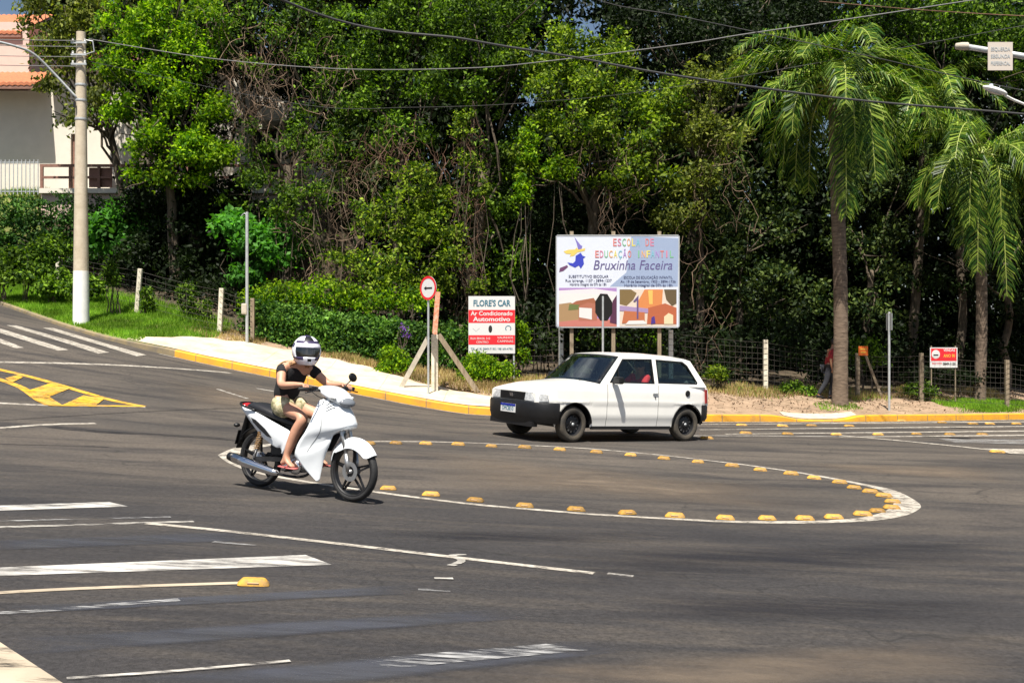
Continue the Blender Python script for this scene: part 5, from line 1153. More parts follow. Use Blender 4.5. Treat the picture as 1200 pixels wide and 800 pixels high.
# --- palms
def palm(label, px, pyb, pyt, r0, r1, seed, nf, spread, Y=None, lean=0, forced=(), group=None, Lf=3.0, bark='palm_bark'):
    g = G(px, pyb, verge) if Y is None else at((px-600)/FPX*Y, Y)
    Y = g.y; rng = np.random.default_rng(seed)
    h = empty('palm_tree', g, label, 'palm tree', group)
    T = P(px+lean, pyt, Y)-g; b = MB(); pts = []; rs = []
    N = 40
    for i in range(N+1):
        t = i/N; pts.append(Vector((T.x*t+.05*math.sin(t*5), T.y*t, -.2+(T.z+.2)*t)))
        rs.append((r0+(r1-r0)*t)*(1.0+.35*math.exp(-t*18))+(.010 if i % 2 else 0))
    b.tube(pts, rs, 16); b.build('trunk', bark, h, smooth=True, fix=False)
    bs = MB(); bs.tube([T-Vector((0, 0, .35)), T+Vector((0, 0, .05)), T+Vector((0, 0, .5))], [r1*1.0, r1*1.5, r1*.7], 12); bs.build('crownshaft', 'leaf_palm' if False else 'rachis', h, smooth=True)
    fr = [(2*PI*(i*.382)+rng.uniform(-.2, .2), rng.uniform(.15, 1.5), Lf*rng.uniform(.85, 1.1)) for i in range(nf)]+list(forced)
    for az, el, L in fr:
        # rachis: leaves the crown at elevation el and bends over under its weight
        K = 22; p = T+Vector((0, 0, .25)); e = el; rp = [p.copy()]
        tw = rng.uniform(-.25, .25)
        for k in range(K):
            s = L/K; e -= (2.1+.5*rng.uniform(-1, 1)*0+(.5 if el < .5 else .0))*spread/K*(1.25-.45*k/K) if e > -1.45 else 0
            e = max(e, -1.5)
            a = az+tw*k/K; p = p+Vector((math.cos(a)*math.cos(e), math.sin(a)*math.cos(e), math.sin(e)))*s; rp.append(p.copy())
        rb = MB(); rb.tube(rp, [.032*(1-.85*k/K) for k in range(K+1)], 5); fo = rb.build('frond', 'rachis', h, fix=False)
        Q = []
        M_ = 74
        for side in (-1, 1):
            for j in range(M_):
                t = .12+.88*(j+rng.uniform(0, .8))/M_; q = t*K; k0 = min(int(q), K-1); c = rp[k0].lerp(rp[k0+1], q-k0); d = (rp[k0+1]-rp[k0]).normalized()
                lat = d.cross(Vector((0, 0, 1))); lat = lat.normalized() if lat.length > .05 else Vector((-math.sin(az), math.cos(az), 0))
                nrm = lat.cross(d).normalized()
                l_ = .86*(math.sin(PI*min(1, t*.86+.1))**.6)*rng.uniform(.75, 1.1)
                fan = rng.uniform(-.7, .7)
                dv = (lat*side*(.9)+d*(.55+.3*t)+nrm*(.25+fan*.6)).normalized()
                w = .021*rng.uniform(.7, 1.3)
                wv = d.cross(dv).cross(dv).normalized() if rng.random() < .5 else d
                p0 = c; p1 = c+dv*l_*.5+Vector((0, 0, -.04*l_)); dv2 = (dv+Vector((0, 0, -.9-rng.uniform(0, .5)))).normalized(); p2 = p1+dv2*l_*.5
                Q.append((p0-wv*w*.6, p0+wv*w*.6, p1+wv*w, p1-wv*w)); Q.append((p1-wv*w, p1+wv*w, p2+wv*w*.15, p2-wv*w*.15))
        me = quads('leaflets', np.array([[tuple(x) for x in q_] for q_ in Q]), 'leaf_palm', fo)
    return h
palm('front palm with a tall ringed trunk right of the billboard', 984, 474.5, 112, .185, .175, 5, 18, 1.0, lean=-3, forced=((-PI/2-.05, -.15, 4.1), (PI*.9, 1.3, 3.9), (.3, 1.35, 3.9), (-PI/2, 1.35, 3.6), (PI*.98, .3, 3.3), (PI*1.12, .75, 3.4), (-.12, .45, 3.2), (-.45, .2, 3.2)), Lf=3.5)
palm('right palm with a frond hanging straight down before its trunk', 1147, 470, 192, .165, .15, 6, 18, .95, lean=4, forced=((-PI/2+.05, -.2, 4.9), (-PI/2-.5, -.1, 4.2), (PI, .5, 3.0), (.2, .4, 3.0), (PI*1.2, -.1, 3.2), (PI*.9, 1.1, 4.4), (PI*1.3, 1.0, 4.2), (-.6, 1.0, 4.0)), Lf=3.4)
palm('rear palm in the shade between the two other palms', 1063, 0, 128, .16, .15, 8, 20, 1.05, Y=38.2, lean=25, Lf=3.8, bark='bark')
palm('palm beyond the right edge with fronds reaching into the picture', 1285, 0, 190, .19, .16, 9, 18, 1.0, Y=35, Lf=3.4)

# --- grass and weeds
def blades(name, pts, Hh, m, rng, w=.012, lean=.35, obj_kind='stuff'):
    n = len(pts); a = rng.uniform(0, 2*PI, n); h = Hh*rng.uniform(.5, 1.3, n)
    dx = np.cos(a)*w; dy = np.sin(a)*w; lx = rng.normal(size=n)*lean*h; ly = rng.normal(size=n)*lean*h
    A = pts+np.stack([-dx, -dy, 0*h-.01], 1); B = pts+np.stack([dx, dy, 0*h-.01], 1); C = pts+np.stack([lx, ly, h], 1)
    o = quads(name, np.stack([A, B, C], 1), m, k=3); tag(o, kind=obj_kind); return o
def scatter(x0, x1, n, d0, d1, rng, cond=None, noise=0):
    x = rng.uniform(x0, x1, n); d = rng.uniform(0, 1, n); y = yk(x)+d0+(d1-d0)*d
    k = np.ones(n, bool)
    if cond: k &= cond(x, y)
    if noise: k &= (np.sin(x*1.7+y*.9)+np.sin(x*.6-y*2.1)+rng.normal(size=n)*.7) > noise
    x = x[k]; y = y[k]; return np.stack([x, y, verge(x, y)], 1)
rng = np.random.default_rng(3)
def left_ok(x, y):
    tb = np.interp(x, tx_, ty_); return (x < -9.8) | (y > tb+.05) & (x < -8.3)
blades('grass', scatter(-24, -8.3, 95000, .18, 4.6, rng, left_ok), .10, 'grass', rng)
blades('grass', scatter(-24, -8.0, 9000, 3.3, 5.2, rng, left_ok), .22, 'grass', rng, .014)
blades('dry_grass', scatter(-9.2, -7, 1800, 2.6, 4.6, rng, lambda x, y: y > np.interp(x, tx_, ty_)+.05), .12, 'dry_grass', rng)
blades('dry_grass', scatter(-6.5, 16, 26000, 2.7, 5.0, rng, lambda x, y: (y > np.where(x < .4, np.interp(x, tx_, ty_)+.1, yk(x)+2.3)), .2), .14, 'dry_grass', rng)
blades('dry_grass', scatter(-5, 3.2, 9000, 1.8, 4.6, rng, lambda x, y: (y > np.interp(x, tx_, ty_)+.12)), .17, 'dry_grass', rng)
blades('grass', scatter(-5, 14, 8000, 2.4, 5.2, rng, lambda x, y: (y > np.where(x < .4, np.interp(x, tx_, ty_)+.15, yk(x)+2.3)), .9), .13, 'grass', rng)
blades('grass', scatter(12.3, 17, 16000, .25, 2.4, rng, None, -.6), .10, 'grass', rng)
blades('grass', scatter(8.0, 9.3, 500, .9, 1.9, rng), .08, 'grass', rng)
# fallen leaves on the verge
n = 5200; x = rng.uniform(-4, 17, n); y = yk(x)+rng.beta(2, 1.2, n)*5; k = (y > np.interp(x, tx_, ty_)+.1) | (x > .5); x = x[k]; y = y[k]
C = np.stack([x, y, verge(x, y)+.02], 1); tag(quads('fallen_leaves', leafquads(C, .07, rng, up=2.5, droop=0), cm('dead leaf', (.20, .12, .06))), kind='stuff')

# ================================================================== the white hatchback
def place(root, f, r, yaw, s, fn=base):
    """stand a vehicle on the sloping road: f, r = contact points of front and rear wheels"""
    hx = Vector((math.cos(yaw), math.sin(yaw), 0)); F = r+hx; L = r-Vector((-hx.y, hx.x, 0))*.5; R = r+Vector((-hx.y, hx.x, 0))*.5
    z = lambda p: Vector((p.x, p.y, float(fn(p.x, p.y))))
    x = (z(F)-z(r)).normalized(); y = (z(R)-z(L)).normalized(); zz = x.cross(y).normalized(); y = zz.cross(x)
    m = Matrix((x, y, zz)).transposed().to_4x4(); m.translation = z(r)+Vector((0, 0, .006))
    root.matrix_world = m @ Matrix.Scale(s, 4)
def car():
    h = empty('hatchback_car', (0, 0, 0), 'old boxy white three-door hatchback with black bumpers turning past the painted island', 'car')
    WB = 2.36; TR = .675
    ax = (0.0, WB); RA = .325; AZ = .275
    ztop = lambda x: float(np.interp(x, [-.50, -.42, 1.0, 1.86, 2.4, 2.85, 2.99], [.86, .905, .915, .905, .85, .765, .728]))
    def zlow(x):
        z = .235 if -.34 < x < 2.7 else .33
        if x < -.34: z = .36
        for a in ax:
            if abs(x-a) < RA: z = max(z, AZ+math.sqrt(RA*RA-(x-a)**2))
        return z
    wx = lambda x: float(np.interp(x, [-.50, -.35, 0, 1.2, 2.2, 2.7, 2.9, 2.99], [.715, .745, .77, .775, .77, .742, .685, .60]))
    yo = lambda z: float(np.interp(z, [.2, .33, .36, .40, .59, .61, .64, .80, .92], [-.035, -.018, -.010, 0, -.004, .010, .004, -.004, -.022]))
    xs = set(np.round(np.concatenate([np.linspace(-.5, 2.99, 60)]+[a+RA*np.cos(np.linspace(0, PI, 23)) for a in ax]+[[a+RA*s_*1.002 for s_ in (-1, 1)] for a in ax]), 4))
    xs |= {.655, .663, 1.722, 1.730}; xs = sorted(xs)
    NR = 16
    zr = lambda z0, z1: [z0+(z1-z0)*k/NR for k in range(NR+1)]
    body = MB(); door = MB()
    for s in (1, -1):
        cols_ = []
        for x in xs:
            cols_.append([(x, s*(wx(x)+yo(z)), z) for z in zr(zlow(x), ztop(x))])
        for i in range(len(xs)-1):
            xm = (xs[i]+xs[i+1])/2
            if .655 < xm < .663 or 1.722 < xm < 1.730:
                body.grid([cols_[i], cols_[i+1]], mi=1)
            else: (door if .66 < xm < 1.725 else body).grid([cols_[i], cols_[i+1]])
    # bonnet
    P_ = []
    for x in [v_ for v_ in xs if v_ >= 1.86]+[]:
        w = wx(x)+yo(ztop(x)); z = ztop(x)
        P_.append([(x-(.0), w*u, z+(.045*(1-u*u) if x < 2.97 else .02*(1-u*u))) for u in np.linspace(-1, 1, 15)])
    body.grid(P_)
    cowl = [[(1.86, yy, .905+.045*(1-(yy/.75)**2)) for yy in np.linspace(-.748, .748, 9)], [(1.93-.1*abs(yy)**2, yy, .90) for yy in np.linspace(-.74, .74, 9)]]
    # nose and tail panels
    for x in (xs[-1], xs[0]):
        w = lambda z: wx(x)+yo(z); zz = zr(zlow(x), ztop(x)); body.grid([[(x, -w(z), z) for z in zz], [(x, w(z), z) for z in zz]])
    w = wx(2.99)+yo(.735); body.grid([[(2.99, w*u, .735) for u in np.linspace(-1, 1, 15)], [(2.99, w*u, .735+.02*(1-u*u)) for u in np.linspace(-1, 1, 15)]])
    b = body.build('body', ['white_car', 'seam'], h, merge=.0006); autosmooth(b, 28)
    for s in (1, -1):
        d = MB(); d.v = door.v[:len(door.v)//2] if s == 1 else door.v[len(door.v)//2:]; nf = len(door.f)//2; nv = len(door.v)//2
        d.f = [tuple(i-(0 if s == 1 else nv) for i in q) for q in (door.f[:nf] if s == 1 else door.f[nf:])]; d.m = [0]*nf
        dd = d.build('door', 'white_car', h, merge=.0006); autosmooth(dd, 28)
        y = s*(.775+.004)
        MB().box((.735, y, .775), (.105, .022, .030), bev=.008).build('handle', 'galv', dd)
        MB().lathe([(.001, s*.010), (.012, s*.008), (.013, 0)], c=(.735, y, .715), n=12).build('key_lock', 'black_plastic', dd)
        mr = MB(); mr.box((1.60, s*.87, .975), (.09, .17, .115), bev=.025); mr.bar((1.62, s*.765, .94), (1.61, s*.83, .955), .05); mr.build('side_mirror', 'black_plastic', dd)
    # greenhouse: side frames with window openings
    yz = lambda z: .752-(max(z, .90)-.90)*.30
    def side(s):
        outer = [(1.865, .90), (1.41, 1.345), (1.2, 1.362), (.6, 1.372), (0.0, 1.352), (-.13, 1.325), (-.30, 1.08), (-.42, .90)]
        w1 = [(1.665, .945), (1.335, 1.300), (.735, 1.318), (.745, .945)]
        w2 = [(.640, .955), (.625, 1.315), (.06, 1.298), (-.04, 1.235), (-.215, .985), (-.195, .955)]
        fn = lambda a, c, t: (a, s*(yz(c)+t), c)
        f = MB().prism(outer, fn, -.028, 0, [w1, w2]).build('side_frame', 'white_car', h)
        def grow(pl, k):
            cx = sum(p[0] for p in pl)/len(pl); cz = sum(p[1] for p in pl)/len(pl)
            return [(cx+(p[0]-cx)*(1+k/abs(p[0]-cx)) if abs(p[0]-cx) > .05 else p[0], cz+(p[1]-cz)*(1+k/abs(p[1]-cz))) for p in pl]
        for nm, wv in (('door_window', w1), ('quarter_window', w2)):
            g = MB().prism(wv, fn, -.020, -.016).build(nm, 'glass', h)
            MB().prism(grow(wv, .013), fn, -.022, .003, [grow(wv, -.008)]).build('seal', 'black_plastic', g)
            if nm == 'door_window':
                MB().prism([(1.455, .95), (1.475, .95), (1.475, 1.155), (1.455, 1.175)], fn, -.024, .001).build('divider', 'black_plastic', g)
    side(1); side(-1)
    # roof
    R = []
    for x in np.linspace(-.13, 1.41, 16):
        ze = float(np.interp(x, [-.13, 0, .6, 1.2, 1.41], [1.325, 1.352, 1.372, 1.362, 1.345])); w = yz(ze)-.002
        R.append([(x, w*u, ze+.045*(1-abs(u)**2.2)) for u in np.linspace(-1, 1, 15)])
    R2 = [[(x, y, z-.03) for x, y, z in r] for r in R]
    rb = MB(); rb.grid(R); rb.grid(R2)
    for a, c in ((R[0], R2[0]), (R[-1], R2[-1]), ([r[0] for r in R], [r[0] for r in R2]), ([r[-1] for r in R], [r[-1] for r in R2])): rb.grid([a, c])
    autosmooth(rb.build('roof', 'white_car', h, merge=.0006), 50)
    # windscreen and its dark border
    def screen(name, xb, zb, xt, zt, yb, yt, bow, m, par, k0=0, th=.006):
        rows = []
        for v_ in np.linspace(k0, 1-k0, 7):
            rows.append([(xb+(xt-xb)*v_+bow*(1-u*u), (yb+(yt-yb)*v_)*u*(1-k0*.6), zb+(zt-zb)*v_+.02*(1-u*u)*v_) for u in np.linspace(-1, 1, 11)])
        return MB().grid(rows).build(name, m, par, smooth=True, solid=th)
    ws = screen('windscreen', 1.862, .905, 1.405, 1.345, .735, .612, .075, 'glass_screen', h)
    bd = MB(); E = []
    for v_ in (0, .055): E.append([(1.862+(1.405-1.862)*v_+.075*(1-u*u)+.006, (.735-.123*v_)*u, .905+.44*v_+.004) for u in np.linspace(-1, 1, 11)])
    bd.grid(E); E = []
    for v_ in (.95, 1): E.append([(1.862+(1.405-1.862)*v_+.075*(1-u*u)+.006, (.735-.123*v_)*u, .905+.44*v_+.02*(1-u*u)*v_+.004) for u in np.linspace(-1, 1, 11)])
    bd.grid(E)
    for s in (-1, 1): bd.grid([[(1.862-.457*v_+.012+.006, s*(.735-.123*v_)*u, .905+.44*v_+.004) for u in (.94, 1)] for v_ in np.linspace(0, 1, 6)])
    bd.build('windscreen_seal', 'black_plastic', ws)
    cw = MB(); cw.grid([[(1.858, .745*u, .909+.045*(1-u*u)) for u in np.linspace(-1, 1, 11)], [(1.868+.075*(1-u*u), .735*u, .909) for u in np.linspace(-1, 1, 11)]]); cw.build('cowl', 'black_plastic', h)
    wp = MB(); wp.bar((1.93, .30, .93), (1.70, .05, 1.05), .012, .02); wp.build('wiper', 'black_plastic', ws)
    # tailgate
    tg = MB(); fn = lambda a, c, t: (-.13-(1.325-c)*.68-t, a, c)
    tg.prism([(-.73, .90), (-.62, 1.325), (.62, 1.325), (.73, .90)], fn, -.02, .0, [[(-.60, .98), (-.54, 1.27), (.54, 1.27), (.60, .98)]]); t_ = tg.build('tailgate', 'white_car', h)
    MB().prism([(-.60, .98), (-.54, 1.27), (.54, 1.27), (.60, .98)], fn, -.012, -.008).build('rear_window', 'glass_screen', t_)
    # inside: floor, dash, seats
    ib = MB(); ib.box((1.1, 0, .30), (2.9, 1.36, .04)); ib.box((1.78, 0, .80), (.28, 1.34, .18), bev=.03); ib.box((-.28, 0, .62), (.28, 1.3, .5)); ib.build('cabin_floor', 'black_plastic', h)
    for s in (1, -1):
        st = MB(); st.box((.90, s*.36, .52), (.5, .48, .16), bev=.05); st.build('seat', 'seat_grey', h)
        bk_ = MB(); bk_.box((.62, s*.36, .83), (.12, .46, .56), Matrix.Rotation(-.22, 3, 'Y'), bev=.05); bk_.box((.53, s*.36, 1.19), (.08, .24, .15), bev=.03); bk_.build('seat_back', 'seat_grey', h)
    st = MB(); st.box((.05, 0, .56), (.42, 1.2, .16), bev=.05); st.box((-.12, 0, .80), (.12, 1.2, .42), Matrix.Rotation(-.2, 3, 'Y'), bev=.05); st.build('rear_bench', 'seat_grey', h)
    sw = MB(); cc = Vector((1.42, .36, .90)); q = Matrix.Rotation(-1.05, 3, 'Y')
    sw.tube([cc+q @ Vector((.18*math.cos(a), .18*math.sin(a), 0)) for a in np.linspace(0, 2*PI, 25)], .014, 8, cap=False); sw.bar(cc+q @ Vector((0, -.17, 0)), cc+q @ Vector((0, .17, 0)), .03, .02); sw.bar(cc, cc+Vector((.25, 0, -.12)), .04); sw.build('steering_wheel', 'black_plastic', h)
    # bumpers
    def bumper(path, prof, name):
        rows = []
        pts = [Vector((x, y, 0)) for x, y in path]; pts = [Vector((p.x, -p.y, 0)) for p in reversed(pts)][:-1]+pts if True else pts
        for i, p in enumerate(pts):
            t = (pts[min(i+1, len(pts)-1)]-pts[max(i-1, 0)]).normalized(); nn = Vector((t.y, -t.x, 0))
            nn = nn*(1 if name[0] == 'f' else -1)
            rows.append([p+nn*o_+Vector((0, 0, z)) for o_, z in prof])
        bb = MB(); bb.grid(rows); bb.add(rows[0], [tuple(range(len(prof)))]); bb.add(rows[-1], [tuple(range(len(prof)))])
        return autosmooth(bb.build(name, 'black_plastic', h, merge=.0005), 40)
    fpth = [(3.045, 0), (3.04, .25), (3.03, .42), (3.005, .55), (2.965, .64), (2.91, .705), (2.83, .757), (2.74, .778), (2.675, .785)]
    bumper(fpth, [(-.06, .30), (-.015, .275), (.0, .30), (.012, .36), (.022, .38), (.028, .56), (.015, .595), (-.06, .60)], 'front_bumper')
    rpth = [(-.53, 0), (-.53, .4), (-.52, .60), (-.48, .69), (-.42, .745), (-.345, .77)]
    bumper(rpth, [(-.05, .34), (.0, .33), (.02, .37), (.032, .40), (.032, .57), (.01, .60), (-.05, .60)], 'rear_bumper')
    va = MB(); va.box((2.97, 0, .26), (.10, 1.15, .08)); va.build('front_valance', 'black_plastic', h)
    sk = MB()
    for s in (1, -1): sk.box((1.18, s*.735, .222), (1.66, .03, .05))
    sk.box((1.2, 0, .235), (2.6, 1.30, .05)); sk.box((2.3, 0, .42), (.8, 1.0, .35)); sk.build('underbody', 'black_plastic', h)
    # grille, lamps, plate
    gr = MB(); gr.box((2.998, 0, .672), (.03, .66, .125), bev=.006)
    for k in range(4): gr.box((3.016, 0, .628+.029*k), (.012, .62, .010))
    g_ = gr.build('grille', 'black_plastic', h)
    em = MB()
    for k in range(3): em.box((3.026, .0+.032*(k-1), .682), (.006, .016, .055), Matrix.Rotation(.35, 3, 'X'))
    em.build('emblem', 'chrome', g_)
    for s in (1, -1):
        l_ = MB(); l_.grid([[(3.008-.02*v_, s*.345, .615+.125*v_) for v_ in (0, .5, 1)], [(3.0-.02*v_, s*.46, .613+.125*v_) for v_ in (0, .5, 1)], [(2.985-.02*v_, s*.57, .611+.12*v_) for v_ in (0, .5, 1)]])
        hl = l_.build('headlight', 'lens', h, solid=.02)
        i_ = MB(); i_.grid([[(2.975-.01*v_, s*.60, .611+.115*v_) for v_ in (0, 1)], [(2.915-.01*v_, s*.69, .612+.11*v_) for v_ in (0, 1)], [(2.85, s*.735, .62+.09*v_) for v_ in (0, 1)]]); i_.build('turn_signal', 'lens', hl, solid=.015)
        tl = MB(); tl.grid([[(-.40, s*.762, .63), (-.385, s*.752, .86)], [(-.47, s*.735, .63), (-.455, s*.725, .86)], [(-.512, s*.70, .63), (-.50, s*.69, .86)], [(-.512, s*.56, .63), (-.505, s*.56, .86)]]); tl.build('tail_light', 'red_lens', h, solid=.014)
        # dark wheel arch lining
        for a in ax:
            li = MB(); li.grid([[(a+(RA-.004)*math.cos(t), s*yy, AZ+(RA-.004)*math.sin(t)) for yy in (.77, .56)] for t in np.linspace(.0, PI, 20)]); li.grid([[(a+RA*k_*math.cos(t), s*.56, AZ+RA*k_*math.sin(t)) for k_ in (0, 1)] for t in np.linspace(0, PI, 20)]); li.build('wheel_arch', 'black_plastic', h)
            lp = MB(); lp.tube([(a+(RA+.008)*math.cos(t), s*(.772), AZ+(RA+.008)*math.sin(t)) for t in np.linspace(.05, PI-.05, 24)], .011, 6); lp.build('arch_lip', 'black_plastic', h, smooth=True)
    cap = MB().lathe([(.001, .012), (.040, .012), (.052, .004), (.052, 0)], c=(.02, .772, .79), n=20); cap.build('fuel_cap', 'black_plastic', h)
    pl = MB().box((3.078, 0, .475), (.008, .40, .13), Matrix.Rotation(0, 3, 'Y')); p_ = pl.build('number_plate', 'paper_white', h)
    MB().box((3.0835, 0, .523), (.003, .40, .034)).build('blue_band', cm('plate blue', (.02, .05, .42)), p_)
    text('plate_lettering', 'DMC8E10', .095, 'sign_blue', p_, (3.0835, 0, .465), rz=PI/2, width=.30)
    # wheels
    def wheel(x, s, steer=0):
        y = s*.675; w = MB()
        w.lathe([(.175, s*.075), (.178, s*.066), (.166, s*.058), (.160, s*.018), (.135, s*.004), (.128, s*.026), (.10, s*.038), (.062, s*.040), (.055, s*.052), (.03, s*.056), (.001, s*.058)], c=(0, 0, 0), n=40)
        w.lathe([(.175, -s*.07), (.14, -s*.06), (.001, -s*.02)], n=32)
        for k in range(12):
            a = 2*PI*k/12; w.box((.115*math.cos(a), s*.034, .115*math.sin(a)), (.030, .012, .018), Matrix.Rotation(-a, 3, 'Y'), mi=1)
        r_ = w.build('wheel', ['steel_dark', 'seam'], h); autosmooth(r_, 30)
        r_.location = (x, y, AZ-.002); r_.rotation_euler = (0, .4, steer)
        t = MB(); t.lathe([(.172, s*.070), (.19, s*.080), (.225, s*.085), (.250, s*.080), (.266, s*.066), (.274, s*.045), (.276, 0), (.274, -s*.045), (.266, -s*.066), (.24, -s*.082), (.19, -s*.080), (.172, -s*.070)], n=48)
        autosmooth(t.build('tyre', 'rubber', r_), 30)
        hc = MB(); hc.lathe([(.001, s*.066), (.024, s*.064), (.026, s*.05)], n=16); hc.build('hub_cap', 'galv', r_, smooth=True)
    wheel(WB, 1, .10); wheel(WB, -1, .10); wheel(0, 1); wheel(0, -1)
    return h
CAR = car()
CY = math.radians(180+33)                      # heads to the left and towards the camera
yaw = math.radians(180+34.5)
fc = Vector((.985, 19.0, 0)); S_ = 1.11
fwd = Vector((math.cos(yaw), math.sin(yaw), 0)); lft = Vector((-fwd.y, fwd.x, 0))
rear_mid = fc-fwd*2.36*S_-lft*.675*S_
place(CAR, None, rear_mid, yaw, S_)

# ================================================================== figures
def skinned(name, joints, bones, radii, m, parent, sub=2, root=None, scale_r=1.0):
    """one continuous surface grown round a skeleton"""
    names = list(joints); me = bpy.data.meshes.new(name)
    me.from_pydata([tuple(joints[k]) for k in names], [(names.index(a), names.index(b)) for a, b in bones], [])
    o = link(name, me, m, parent)
    sk = o.modifiers.new('skin', 'SKIN'); sk.use_smooth_shade = True; sk.branch_smoothing = .6
    if not me.skin_vertices: raise RuntimeError('no skin layer')
    d = me.skin_vertices[0].data
    for i, k in enumerate(names):
        r = radii[k]; r = (r, r) if not isinstance(r, tuple) else r
        d[i].radius = (r[0]*scale_r, r[1]*scale_r); d[i].use_root = (k == (root or names[0]))
    s_ = o.modifiers.new('sub', 'SUBSURF'); s_.levels = sub; s_.render_levels = sub
    # bake to a plain mesh
    dg = bpy.context.evaluated_depsgraph_get(); dg.update()
    nm = bpy.data.meshes.new_from_object(o.evaluated_get(dg)); o.modifiers.clear(); o.data = nm; nm.name = name
    nm.materials.clear(); nm.materials.append(M[m])
    nm.polygons.foreach_set('use_smooth', [True]*len(nm.polygons))
    return o
def hand(J, B, Rr, tag_, wrist, palm_dir, finger_dir, curl, up, side, s=1.0):
    """palm and five fingers; finger_dir = way the fingers leave the palm, curl = way they bend, side = towards the thumb"""
    w = Vector(wrist); pd = Vector(palm_dir).normalized(); sd_ = Vector(side).normalized(); cu = Vector(curl).normalized()
    pm = w+pd*.045*s; J[tag_+'palm'] = pm; B.append((tag_+'wrist', tag_+'palm')); Rr[tag_+'palm'] = (.030*s, .018*s)
    J[tag_+'knuck'] = w+pd*.082*s; B.append((tag_+'palm', tag_+'knuck')); Rr[tag_+'knuck'] = (.034*s, .014*s)
    for i, ln in enumerate((.066, .074, .070, .056)):
        o = (w+pd*.086*s)+sd_*(.028-.0187*i)*s; prev = tag_+'knuck'; p = o; d = Vector(finger_dir).normalized()
        for k in range(3):
            p = p+d*ln*s/3*1.15 if k else o+d*.006; kk = f'{tag_}f{i}{k}'; J[kk] = p.copy(); B.append((prev, kk)); Rr[kk] = (.0088-.0009*k)*s; prev = kk; d = (d+cu*.75).normalized()
        p = p+d*ln*s/3; kk = f'{tag_}f{i}3'; J[kk] = p.copy(); B.append((prev, kk)); Rr[kk] = .0066*s
    t0 = w+pd*.035*s+sd_*.030*s; t1 = t0+(sd_*.6+pd*.5+cu*.3).normalized()*.032*s; t2 = t1+(pd*.7+cu*.6).normalized()*.028*s
    for k, (nm_, p, r) in enumerate(((tag_+'t0', t0, .0125), (tag_+'t1', t1, .0098), (tag_+'t2', t2, .0080))):
        J[nm_] = p; B.append((tag_+'palm' if k == 0 else f'{tag_}t{k-1}', nm_)); Rr[nm_] = r*s
def face(par, c, R, fwd_, m_eye='sign_black', hair=None, s=1.0):
    """eyes, nose, mouth, ears on a skinned head"""
    f_ = Vector(fwd_).normalized(); r_ = f_.cross(Vector((0, 0, 1))).normalized(); u = r_.cross(f_)
    c = Vector(c)
    for sg in (-1, 1):
        MB().ellip(c+f_*.083*s+r_*.031*sg*s+u*.010*s, (.013*s, .013*s, .009*s)).build('eye', 'paper_white', par, smooth=True)
        MB().ellip(c+f_*.094*s+r_*.031*sg*s+u*.010*s, (.0055*s,)*3).build('iris', m_eye, par, smooth=True)
        MB().ellip(c+r_*.080*sg*s-u*.005*s-f_*.005, (.016*s, .010*s, .030*s)).build('ear', par.data.materials[0], par, smooth=True)
    MB().ellip(c+f_*.098*s-u*.016*s, (.014*s, .013*s, .022*s)).build('nose', par.data.materials[0], par, smooth=True)
    MB().ellip(c+f_*.086*s-u*.048*s, (.010*s, .022*s, .006*s)).build('mouth', cm('lips', (.42, .12, .10)), par, smooth=True)

